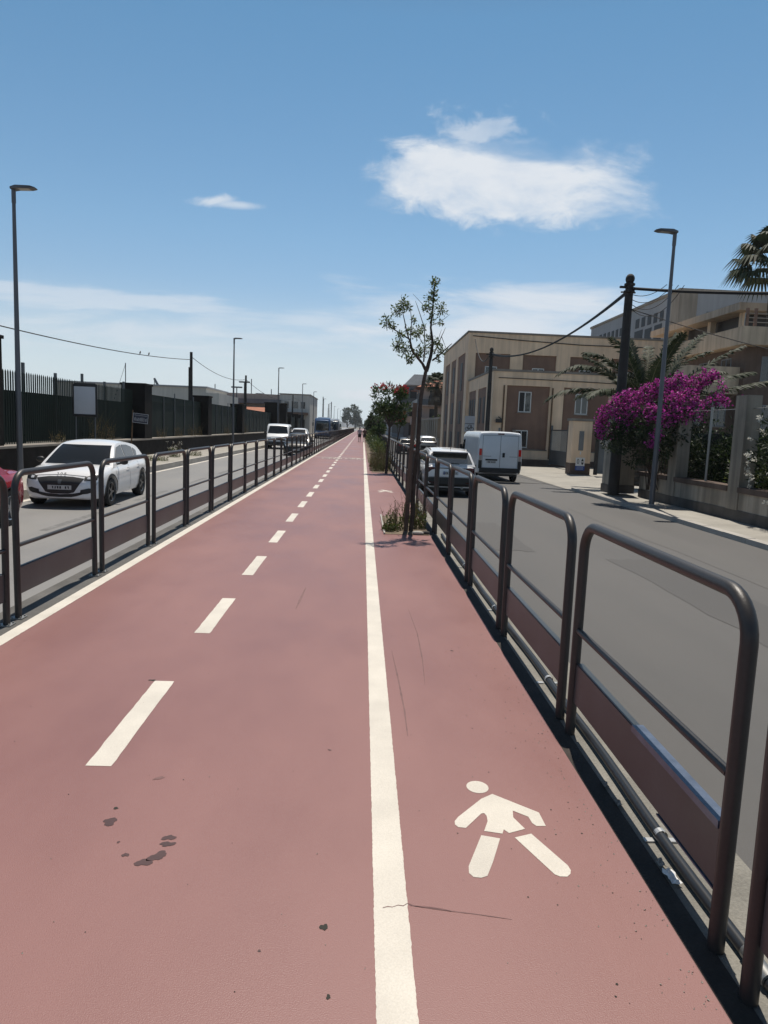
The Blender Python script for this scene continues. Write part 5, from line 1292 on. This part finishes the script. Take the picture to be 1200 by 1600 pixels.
bushy_tree('thin half bare tree standing above the roadside bushes', 1.15, 52, 4.2, .8, .05, 'oleander', None, 260, .2, .07, .5, nclump=14, name='street_tree')
bushy_tree('dark leafy tree behind the oleanders near the railing', 1.5, 60, 4.0, 1.0, .07, 'leafdark', None, 1000, .26, .1, .4, nclump=12, name='street_tree')
k = 0
for y in [66,73,80,88,96,105,115,126,138,150,164,180,198,218,240]:
    bushy_tree('small distant street tree in the row along the right side of the path', 1.0+rnd.uniform(-.05,.2), y, rnd.uniform(2.4,3.6), .6, .06, 'oleander' if k%2 else 'farleaf', None, 350, .34, .13, .35, nclump=9, name='street_tree', group='street trees along the path'); k += 1
for i,(y,h) in enumerate([(27.2,.85),(28.8,1.0),(30.2,.7)]):
    weed_clump((.72+.1*(i%2),y,0), .42, h, 130, 380, ['tall dry grass clump at the foot of the oleander tree','straw coloured grass clump just beyond the oleander trunk','low grass clump ending the first planted bed'][i])
y = 33.5
i = 0
while y < 120:
    h = rnd.uniform(.7,1.25); root = thing('roadside_shrub', 'small green shrub in the planted strip along the path edge', 'shrub', (.76+rnd.uniform(-.05,.1),y,0), 0, 'shrubs in the planted strip')
    mb = MB()
    for _ in range(5): cluster(mb, (rnd.uniform(-.12,.15),rnd.uniform(-.8,.8),h*rnd.uniform(.3,.8)), (.2,.5,h*.35), int(70 if y < 60 else 40), .14 if y < 60 else .22, .06 if y < 60 else .1, .6)
    mb.build('foliage', M['weedgreen' if i%3 == 0 else 'oleander'], root)
    y += rnd.uniform(2.2,3.4); i += 1
pl_ = MB(); pl_.quad((.40,26.2,.005),(1.14,26.2,.005),(1.14,31.5,.005),(.40,31.5,.005)); pl_.quad((.30,33,.005),(1.14,33,.005),(1.14,260,.005),(.30,260,.005)); struct(pl_.build('planted_strip_soil', M['soil']))
# ---- weeds on the left
for i,(px,py,Y,r,h,fl,lab) in enumerate([(272,700,34,.30,.8,'whiteflower','white flowering weed at the foot of the left low wall'),(245,712,30.5,.5,.35,None,'dry creeping weed on the left pavement below the street sign'),(300,705,36,.5,.4,None,'dry weed on the left pavement beyond the white flowers')]):
    g = atY(px,py,Y); weed_clump((max(-10.5,min(-8.4,g.x)),Y,-.12), r, h, 50, 300, lab, flower=fl)
for i,(y,h) in enumerate([(29.0,1.5),(30.4,1.1),(38.5,.7),(42.0,.9),(45.2,.8),(47,1.0),(25.5,.5),(57,.9),(66,1.0)]):
    weed_clump((-11.0,y,.69), .28, h, 26, 60, ['tall dry weed on the wall behind the notice board','dry weed on the wall between the notice board and the street sign','short dry weed on the wall beyond the street sign','dry weed on the wall under the middle of the first sheet fence','dry weed on the wall before the timber pole, first of two','dry weed on the wall right before the timber pole','low dry weed on the wall above the white hatchback','dry weed on the wall before the second lamp post','dry weed on the wall behind the old white van'][i], 'drygrass')
# ---- palms
def frond(mb, rb, base, az, el, L, droop, nl=46, lw=.035, ll=.5, curl=0):
    pts = []; p = Vector(base); a = el
    n = 14
    for i in range(n+1):
        pts.append(p.copy()); t = i/n
        a2 = el-droop*t*t
        p = p+Vector((math.cos(az)*math.cos(a2), math.sin(az)*math.cos(a2), math.sin(a2)))*(L/n)
    rb.tube(pts, [.026*(1-.85*i/n) for i in range(n+1)], 5)
    side = Vector((-math.sin(az), math.cos(az), 0))
    for k in range(nl):
        t = .12+.88*k/nl; x = t*n; i = min(int(x), n-1); q = pts[i].lerp(pts[i+1], x-i); tg = (pts[i+1]-pts[i]).normalized()
        upv = side.cross(tg)*-1
        l_ = ll*(math.sin(PI*(.12+.80*t))**.6)
        for s in (-1,1):
            d = (side*s*.62+tg*.60+upv*(.25 if rnd.random() < .45 else 0)+Vector((0,0,.18-.75*t*max(0,1-abs(tg.z))-.2*rnd.random()))+rdir()*.10).normalized()
            tip = q+d*l_+Vector((0,0,-.16*l_)); w_ = tg*lw*.5
            m_ = q+d*l_*.5
            mb.add([q-w_*.4, m_-w_, tip, m_+w_, q+w_*.4], [(0,1,2,3,4)])
dp_ = thing('date_palm', 'feathery date palm with long arching fronds behind the bougainvillea', 'palm tree', (12.0,29.5,-.36))
tk = MB(); n = 16
for i in range(n):
    z = 3.1*i/n; tk.lathe([(.30,z),(.34,z+.10),(.29,z+3.1/n)], 12)
tk.build('trunk', M['palmtrunk'], dp_)
fr_ = MB(); rb = MB()
for i in range(15):
    az = i*2.399+.3; el = R(80-50*(i/15)); frond(fr_, rb, (0,0,3.15), az, el, rnd.uniform(3.2,3.9), R(40+40*i/15), 70, .07, .48)
# fronds the photograph shows clearly
for az, el, L_, dr in ((PI+.2,R(46),4.9,R(96)),(PI-.1,R(28),4.6,R(82)),(PI+.05,R(60),3.9,R(66)),(PI+.5,R(30),3.8,R(80)),(.0,R(42),5.0,R(18)),(.3,R(58),4.6,R(22)),(-.2,R(20),5.9,R(14)),(.1,R(29),5.3,R(24)),(1.9,R(72),3.6,R(20)),(-1.2,R(68),3.6,R(25)),(PI-.4,R(52),3.6,R(35))):
    frond(fr_, rb, (0,0,3.15), az, el, L_, dr, 90, .085, .52)
fr_.build('fronds', M['palm'], dp_); rb.build('frond_stems', M['palmpale'], dp_)
def fan_palm(label, x, y, z, h, cr, skirt, nf=34, r=.2):
    root = thing('fan_palm', label, 'palm tree', (x,y,z))
    tk = MB(); tk.tube([(0,0,0),(.05,0,h*.5),(0,0,h)], [r*1.2,r,r*.9], 10); tk.build('trunk', M['palmtrunk'], root)
    lv = MB(); dd = MB(); sb_ = MB()
    def fan(mb, az, el, L_, droop, size):
        d = Vector((math.cos(az)*math.cos(el), math.sin(az)*math.cos(el), math.sin(el))); b = Vector((0,0,h)); c = b+d*L_
        sb_.tube([b, b+d*L_*.5+Vector((0,0,.05)), c], [.03,.02,.012], 4)
        side = Vector((-math.sin(az), math.cos(az), 0)); upv = d.cross(side)
        for k in range(17):
            q = R(-85+170*k/16); dir_ = (d*math.cos(q)+side*math.sin(q)).normalized(); l_ = size*(1-.25*abs(q)/1.5)
            w_ = (d*-math.sin(q)+side*math.cos(q))*size*.055
            m_ = c+dir_*l_*.6; tip = c+dir_*l_+Vector((0,0,-droop*l_))
            mb.add([c, m_-w_, tip, m_+w_], [(0,1,2,3)])
    for i in range(nf):
        az = i*2.399+rnd.uniform(-.2,.2); el = R(80-95*(i/nf)); fan(lv, az, el, cr*.55, .35+.3*i/nf, cr*.6)
    for i in range(int(skirt*16)):
        az = i*2.399; el = R(-55-30*rnd.random()); fan(dd, az, el, cr*.5*rnd.uniform(.5,2.2), .5, cr*.42)
    lv.build('fronds', M['palm'], root); sb_.build('frond_stems', M['palmtrunk'], root)
    if skirt: dd.build('dead_skirt', M['deadleaf'], root)
    return root
fan_palm('tall fan palm cut by the right edge of the picture against the sky', 25.9, 45, -.4, 13.2, 2.9, 0)
fan_palm('fan palm with a hanging skirt of dead fronds right behind the young tree', 9.1, 88, -.4, 7.6, 1.9, 3.5, 30, .22)
# ---- bougainvillea spilling over the garden wall
bg_ = thing('bougainvillea', 'magenta bougainvillea spilling over the garden wall beside the street lamp', 'flowering shrub', (10.0,23.0,-.36))
st_ = MB(); gr = MB(); fl = MB()
cl_ = []
B0 = Vector((10.0,23.0,-.36))
for px,py,Y,r,n,flo in [(1060,598,22.8,.40,260,1),(1035,605,22.8,.42,260,1),(1085,600,23,.38,220,1),(1010,615,22.9,.42,260,1),(985,622,22.9,.40,240,1),(965,632,23.2,.40,220,1),(948,645,23.4,.36,200,1),(940,662,23.6,.30,160,1),(938,678,23.6,.22,90,1),(1105,592,22.6,.26,110,1),(1118,586,22.4,.16,50,1),
      (1050,628,22.2,.45,260,1),(1075,625,22.2,.42,240,1),(1020,645,22.2,.40,200,1),(1040,655,22,.36,160,.9),(975,660,23,.40,160,.7),(955,675,23.4,.32,120,.9),(1000,655,22.6,.38,120,.55),(1090,640,22,.36,120,.6),(1110,630,22.2,.30,80,.7),(1025,680,21.9,.26,90,.9),(1015,694,21.9,.16,40,.9),(985,640,22.6,.36,150,.8),(1065,648,21.9,.36,130,.6),(1130,628,22,.22,30,.9),(1125,610,22.2,.3,40,.9)]:
    p = atY(px,py,Y)-B0; cl_.append(p)
    r *= .82
    for _ in range(int(n*1.3*flo)):
        q = rdir()
        if rnd.random() < .5: q.y = -abs(q.y)
        leaf(fl, p+q*r*rnd.uniform(.55,1.12), rnd.uniform(.05,.10), rnd.uniform(.045,.08), rdir())
    cluster(gr, p+Vector((0,.05,-.05)), r*1.02, int(n*.95), .09, .05, 0)
    limb(st_, [(rnd.uniform(-.2,.6),.4,.3),(p.x*.4+.2,.4,1.6),p], .02, .006, 5)
for px,py,Y,r,n in [(1000,680,22.6,.42,420),(975,690,22.6,.44,520),(962,672,22.7,.34,300),(1005,668,22.0,.34,300),(1035,700,22.4,.42,360),(1010,710,22.5,.36,260),(955,695,23.5,.30,160),(1060,680,22.2,.42,360),(1000,660,22.9,.5,380),(1085,665,22.2,.4,260),(1040,640,23,.6,420),(990,720,22.7,.26,120)]:
    cluster(gr, atY(px,py,Y)-B0+Vector((0,.15,0)), r, n, .10, .055, -.2)
for _ in range(46):
    a = rnd.choice(cl_); b = a+Vector((rnd.uniform(-.5,.7),-rnd.uniform(.1,.4),rnd.uniform(-.3,.5)))
    pts = [a, a.lerp(b,.5)+Vector((0,0,.1)), b]; st_.tube(pts, .006, 4)
    for t in range(14): leaf(fl, a.lerp(b,.25+.75*rnd.random())+rdir()*.06, .08, .06)
st_.build('stems', M['bark'], bg_); gr.build('leaves', M['leafdark'], bg_); fl.build('bracts', M['bract'], bg_)
# ---- garden shrubs behind the wall
def dense_shrub(label, c, r, n, lm='leafdark', L=.13, W=.05, flower=None, nf=0, name='garden_shrub'):
    root = thing(name, label, 'shrub', c); mb = MB(); fl = MB(); st = MB()
    for k in range(14):
        q = rdir(); p = Vector((q.x*r[0]*.6,q.y*r[1]*.6,r[2]*(1+q.z*.6))); cluster(mb, p, (r[0]*.5,r[1]*.5,r[2]*.42), n//14, L, W, .4, shell_=.2)
        st.tube([(0,0,0),(p.x*.4,p.y*.4,p.z*.5),tuple(p)], [.03,.02,.008], 5)
    for _ in range(nf):
        q = rdir(); q.x = -abs(q.x); p = Vector((q.x*r[0]*1.05,q.y*r[1],r[2]*(1+q.z*.95)))
        for j in range(5): cluster(mb, p+rdir()*.05, .03, 4, .045, .04, shell_=.2, mi=1)
    st.build('stems', M['bark'], root); mb.build('foliage', [M[lm], M[flower]] if nf else M[lm], root)
    return root
dense_shrub('tall oleander shrub with white flower clusters at the right picture edge', (10.75,16.9,-.36), (.85,1.5,1.75), 2600, 'leafdark', .16, .04, 'whiteflower', 44, 'oleander_shrub')
dense_shrub('dark garden shrub filling the fence bay between lamp and pier', (11.3,20.6,-.36), (.6,1.7,1.25), 1800)
dense_shrub('dark shrub low under the bougainvillea', (11.2,23.6,-.36), (.6,1.5,1.2), 1600)
dense_shrub('yellow green bush low in the garden at the right edge', (10.85,17.9,.1), (.35,.5,.55), 420, 'weedgreen')
dense_shrub('dark shrub behind the second pier of the garden wall', (11.3,13.2,-.36), (.7,1.6,1.4), 1200)
dense_shrub('light green low shrub in the fence bay', (10.9,19.6,.0), (.25,.5,.7), 300, 'leaf')
hg = thing('hedge', 'dark hedge closing the garden behind the wall', 'hedge', (11.9,17.5,-.36)); mb = MB()
for k in range(26): cluster(mb, (rnd.uniform(-.3,.3), -8+16*k/25+rnd.uniform(-.2,.2), 1.3+rnd.uniform(-.3,.3)), (.5,.7,1.35), 190, .16, .08, .2, shell_=.3)
for k in range(12): cluster(mb, (-.85+rnd.uniform(-.15,.15), .6+7.2*k/11, 1.4+rnd.uniform(-.3,.3)), (.4,.5,1.35), 260, .13, .06, .2, shell_=.3)
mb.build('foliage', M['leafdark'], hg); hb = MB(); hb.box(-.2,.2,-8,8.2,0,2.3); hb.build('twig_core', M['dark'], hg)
dense_shrub('green tree crown beside the boundary wall before the apartment blocks', (10.6,82,-.4), (1.6,2.4,2.3), 900, 'farleaf', .4, .22, name='garden_tree')
dense_shrub('clipped yellowish shrub on top of the boundary wall', (9.6,90,.6), (.9,3,1.6), 700, 'weedgreen', .3, .14)
# ---- far trees beyond the end of the road
def far_tree(label, x, y, h, w_, n=900):
    root = thing('distant_tree', label, 'tree', (x,y,-.7)); mb = MB(); tk = MB()
    tk.tube([(0,0,0),(0,0,h*.35),(.2,0,h*.8)], [h*.03,h*.025,h*.01], 7)
    for k in range(22):
        q = rdir(); t = rnd.uniform(.22,.95); c = Vector((q.x*w_*.36*(1.15-t*.55), q.y*w_*.36, h*t)); r = h*rnd.uniform(.09,.15)
        cluster(mb, c, (r,r,r*.95), n//22, h*.075, h*.04, .2, shell_=.3); tk.tube([(0,0,h*max(.1,t-.25)),tuple(c)], [h*.01,h*.004], 4)
    tk.build('trunk', M['bark'], root); mb.build('crown', M['farleaf'], root); return root
far_tree('taller right half of the dark tree pair on the horizon left of the path', -7.0, 640, 21.5, 12, 1600)
far_tree('lower left half of the dark tree pair on the horizon left of the path', -14.5, 645, 18.5, 11, 1400)
for k in range(7): far_tree('low tree of the dark row closing the road at the vanishing point', -2.5+3.2*k, 650+8*k, rnd.uniform(6,9), 8, 500)['group'] = 'trees closing the road'
# ================================================================ two walkers far along the path, seen from behind
def person(label, x, y, h, rz, top_m, shorts_m, hair_long, stride):
    root = thing('person', label, 'person', (x,y,.0), rz, 'people walking away along the path')
    s = h/1.75
    J = [('pel',(0,0,.95),.125),('wst',(0,.0,1.10),.115),('chs',(0,.01,1.32),.135),('nck',(0,0,1.47),.055),('hd1',(0,.01,1.56),.075),('hd2',(0,.02,1.66),.085),('hd3',(0,.01,1.735),.05)]
    E_ = [(0,1),(1,2),(2,3),(3,4),(4,5),(5,6)]
    for sgn in (-1,1):
        b = len(J); f = stride*sgn
        J += [('hip',(sgn*.09,0,.88),.095),('kne',(sgn*.095,f*.13+.02,.50),.058),('ank',(sgn*.095,f*.22-.03,.09),.036),('toe',(sgn*.105,f*.22+.13,.035),.032)]
        E_ += [(0,b),(b,b+1),(b+1,b+2),(b+2,b+3)]
        b = len(J)
        J += [('sho',(sgn*.18,0,1.40),.058),('elb',(sgn*.235,-f*.06-.02,1.13),.040),('wri',(sgn*.25,-f*.13+.06,.90),.028),('hnd',(sgn*.25,-f*.15+.08,.81),.032)]
        E_ += [(2,b),(b,b+1),(b+1,b+2),(b+2,b+3)]
    me = bpy.data.meshes.new('body'); me.from_pydata([tuple(Vector(j[1])*s) for j in J], E_, [])
    o = bpy.data.objects.new('body', me); COL.objects.link(o); o.parent = root
    sk = o.modifiers.new('skin','SKIN'); 
    for v, j in zip(me.skin_vertices[0].data if me.skin_vertices else [], J): v.radius = (j[2]*s, j[2]*s*.85)
    if not me.skin_vertices:
        bm = bmesh.new(); bm.from_mesh(me); ly = bm.verts.layers.skin.verify(); bm.verts.ensure_lookup_table()
        for v, j in zip(bm.verts, J): v[ly].radius = (j[2]*s, j[2]*s*.85)
        bm.verts[0][ly].use_root = True
        bm.to_mesh(me); bm.free()
    sb = o.modifiers.new('sub','SUBSURF'); sb.levels = 2; sb.render_levels = 2
    me.materials.append(M['skin'])
    tp = MB(); rows = []
    for z, rx, ry in ((.92,.17,.12),(1.05,.165,.115),(1.2,.175,.12),(1.34,.20,.125),(1.43,.17,.10),(1.47,.08,.07)):
        rows.append([(rx*1.06*s*math.cos(2*PI*k/16), ry*1.1*s*math.sin(2*PI*k/16), z*s) for k in range(16)])
    tp.grid(rows, closed=True)
    for sgn in (-1,1): tp.tube([(sgn*.16*s,0,1.41*s),(sgn*.245*s,-stride*sgn*.04*s,1.22*s)], [.075*s,.062*s], 10, cap=False)
    tp.build('shirt', M[top_m], root, smooth=60)
    sh = MB(); rows = []
    for z, rx, ry in ((1.0,.165,.12),(.92,.185,.135),(.84,.19,.14)): rows.append([(rx*1.03*s*math.cos(2*PI*k/16), ry*1.05*s*math.sin(2*PI*k/16), z*s) for k in range(16)])
    sh.grid(list(reversed(rows)), closed=True)
    for sgn in (-1,1): sh.tube([(sgn*.09*s,0,.88*s),(sgn*.097*s,stride*sgn*.10*s,.58*s)], [.105*s,.095*s], 12)
    sh.build('shorts', M[shorts_m], root, smooth=60)
    hr = MB(); hr.ell((0,-.015*s,1.67*s),(.092*s,.10*s,.10*s),12,8)
    if hair_long: hr.tube([(0,-.08*s,1.68*s),(0,-.12*s,1.58*s),(0,-.11*s,1.45*s)], [.06*s,.055*s,.02*s], 8)
    hr.build('hair', M['hair'], root, smooth=60)
    for sgn in (-1,1): MB().ell((sgn*.103*s,(stride*sgn*.22+.05)*s,.04*s),(.05*s,.13*s,.045*s),10,6).build('shoe', M['shirt1'], root, smooth=60)
    return root
person('walker in a pale shirt and dark shorts, left of the pair far along the path', -.33, 78, 1.64, R(3), 'shirt1', 'shorts', False, 1)
person('walker in a dark brown top, right of the pair far along the path', .22, 78.4, 1.60, R(-3), 'shirt2', 'shorts', True, -1)
# ================================================================ sea-side haze
hzb = stuff(MB().box(-900,900,-120,1500,-1.9,60).build('haze', M['white']))
hm = bpy.data.materials.new('haze'); hm.use_nodes = True; t_ = hm.node_tree; t_.nodes.remove(t_.nodes['Principled BSDF'])
pv = nd(t_, 'ShaderNodeVolumePrincipled'); pv.inputs['Density'].default_value = .00016; pv.inputs['Color'].default_value = (.9,.95,1,1); pv.inputs['Anisotropy'].default_value = .3
t_.links.new(pv.outputs[0], t_.nodes['Material Output'].inputs['Volume']); hzb.data.materials.clear(); hzb.data.materials.append(hm)
# ================================================================ light and sky
SUN = Vector((.060,.33,.94)).normalized()
sd = bpy.data.lights.new('sun', 'SUN'); sd.energy = 5.0; sd.angle = R(.53); sd.color = (1,.93,.83)
so = bpy.data.objects.new('sun', sd); COL.objects.link(so); so.rotation_euler = (-SUN).to_track_quat('-Z','Y').to_euler(); so.location = (20,40,60)
w = bpy.data.worlds.new('World'); sc.world = w; w.use_nodes = True; nt = w.node_tree; L = nt.links.new
bg = nt.nodes['Background']; bg.inputs['Strength'].default_value = .115
sky = nd(nt, 'ShaderNodeTexSky', sky_type='NISHITA'); sky.sun_disc = False; sky.sun_elevation = math.asin(SUN.z); sky.sun_rotation = math.atan2(SUN.x, SUN.y)
sky.air_density = 1.0; sky.dust_density = .25; sky.ozone_density = 3.0; sky.altitude = 10
tc = nd(nt, 'ShaderNodeTexCoord'); sx = nd(nt, 'ShaderNodeSeparateXYZ'); L(tc.outputs['Generated'], sx.inputs[0])
def mth(op, a, b=None, c=None):
    n = nd(nt, 'ShaderNodeMath', operation=op)
    for i, q in enumerate((a,b,c)):
        if q is None: continue
        if isinstance(q, (int,float)): n.inputs[i].default_value = q
        else: L(q, n.inputs[i])
    return n.outputs[0]
yy = mth('MAXIMUM', sx.outputs[1], .02)
U = mth('DIVIDE', sx.outputs[0], yy); V = mth('DIVIDE', sx.outputs[2], yy)
cv = nd(nt, 'ShaderNodeCombineXYZ'); L(U, cv.inputs[0]); L(V, cv.inputs[1])
def noise_(scale, det, sxy, rough=.6, dist=0, off=(0,0,0)):
    mp = nd(nt, 'ShaderNodeMapping'); mp.inputs['Scale'].default_value = (*sxy,1); mp.inputs['Location'].default_value = off; L(cv.outputs[0], mp.inputs[0])
    n = nd(nt, 'ShaderNodeTexNoise'); n.inputs['Scale'].default_value = scale; n.inputs['Detail'].default_value = det; n.inputs['Roughness'].default_value = rough; n.inputs['Distortion'].default_value = dist
    L(mp.outputs[0], n.inputs[0]); return n.outputs[0]
def mrange(s, a, b, c, d):
    r = nd(nt, 'ShaderNodeMapRange', interpolation_type='SMOOTHSTEP'); r.inputs[1].default_value = a; r.inputs[2].default_value = b; r.inputs[3].default_value = c; r.inputs[4].default_value = d
    L(s, r.inputs[0]); return r.outputs[0]
big = noise_(7, 9, (1,2.2), .62, .3); med = noise_(18, 8, (1,1.8), .6, .4, (3,1,0)); wisp = noise_(4.5, 8, (1,5.5), .6, .4, (1.3,.4,0))
def ell(u0, v0, ru, rv, rot=0):
    a = mth('SUBTRACT', U, u0); b = mth('SUBTRACT', V, v0); c, s = math.cos(rot), math.sin(rot)
    p = mth('ADD', mth('MULTIPLY', a, c/ru), mth('MULTIPLY', b, s/ru)); q = mth('ADD', mth('MULTIPLY', a, -s/rv), mth('MULTIPLY', b, c/rv))
    return mth('SQRT', mth('ADD', mth('MULTIPLY', p, p), mth('MULTIPLY', q, q)))
def cloud(e, amp, lo, hi, n=big):
    # distance field pushed about by noise
    d = mth('SUBTRACT', mth('SUBTRACT', 1.0, e), mth('MULTIPLY', mth('SUBTRACT', .5, n), amp))
    return mrange(d, lo, hi, 0, 1)
c1 = cloud(ell(.197,.348,.190,.056,0), 2.0, -.2, .68)
c1b = cloud(ell(.085,.346,.085,.052,.0), 1.6, -.15, .5, med)
c1d = cloud(ell(.180,.318,.15,.038,0), 1.7, -.1, .6, med)
c1c = cloud(ell(.145,.405,.075,.034,.1), 3.6, -.1, 1.0, med)
hole = mrange(ell(.215,.385,.10,.014,-.05), .4, 1.2, .35, 1)
main = mth('MULTIPLY', mth('MAXIMUM', mth('MAXIMUM', c1, c1b), c1d), hole); main = mth('MAXIMUM', main, mth('MULTIPLY', c1c, .6))
main = mth('MULTIPLY', main, mrange(big, .28, .58, .62, 1.0))
sm = mth('MULTIPLY', mth('MAXIMUM', cloud(ell(-.215,.300,.05,.011,.15), 2.2, .05, .9, med), mth('MULTIPLY', cloud(ell(-.185,.296,.055,.008,-.03), 1.5, 0, .9, med), .8)), .75)
hl = mth('MULTIPLY', cloud(ell(-.42,.165,.26,.022,-.02), 3.4, .0, .8, wisp), .5)
w2 = mth('MULTIPLY', cloud(ell(-.28,.118,.30,.035,-.03), 3.6, .0, .9, wisp), .5)
w3 = mth('MULTIPLY', cloud(ell(.20,.150,.22,.060,.02), 2.6, -.3, .8, wisp), .85)
w4 = mth('MULTIPLY', cloud(ell(-.08,.145,.07,.012,0), 2.4, .0, 1.1, wisp), .45)
hz = mth('MULTIPLY', cloud(ell(0.0,.046,.055,.014,0), 1.8, .0, .7, med), .85)
hz2 = mth('MULTIPLY', cloud(ell(.05,.06,.6,.06,0), 2.6, .0, 1.5, wisp), .45)
tot = main
for q in (sm, hl, w2, w3, w4, hz, hz2): tot = mth('MAXIMUM', tot, q)
tot = mth('MULTIPLY', tot, mth('GREATER_THAN', sx.outputs[1], .02))
rp = nd(nt, 'ShaderNodeValToRGB'); e = rp.color_ramp.elements
e[0].position = 0; e[0].color = (1.0,1.0,1.0,1); e[1].position = 1; e[1].color = (.58,.42,.34,1)
for ps, c_ in ((.10,(.98,.92,.90)),(.25,(.86,.98,.94)),(.48,(.66,.93,.91)),(.58,(.60,.72,.68)),(.75,(.60,.48,.40))):
    q = e.new(ps); q.color = (*c_,1)
L(sx.outputs[2], rp.inputs[0])
ts = nd(nt, 'ShaderNodeMix', data_type='RGBA', blend_type='MULTIPLY'); ts.inputs[0].default_value = 1; L(sky.outputs[0], ts.inputs[6]); L(rp.outputs[0], ts.inputs[7])
# pale maritime haze low over the horizon
hb_ = nd(nt, 'ShaderNodeMix', data_type='RGBA'); L(mrange(sx.outputs[2], .0, .19, .95, 0), hb_.inputs[0]); L(ts.outputs[2], hb_.inputs[6]); hb_.inputs[7].default_value = (5.7,6.6,7.2,1)
cl = nd(nt, 'ShaderNodeMix', data_type='RGBA'); L(tot, cl.inputs[0]); L(hb_.outputs[2], cl.inputs[6]); cl.inputs[7].default_value = (6.5,6.9,7.4,1)
L(cl.outputs[2], bg.inputs[0])
vs_ = sc.view_settings; vs_.view_transform = 'Standard'; vs_.look = 'None'; vs_.exposure = 0; vs_.gamma = 1; vs_.use_curve_mapping = False
sc.render.engine = 'CYCLES'; sc.cycles.max_bounces = 6; sc.cycles.use_denoising = True
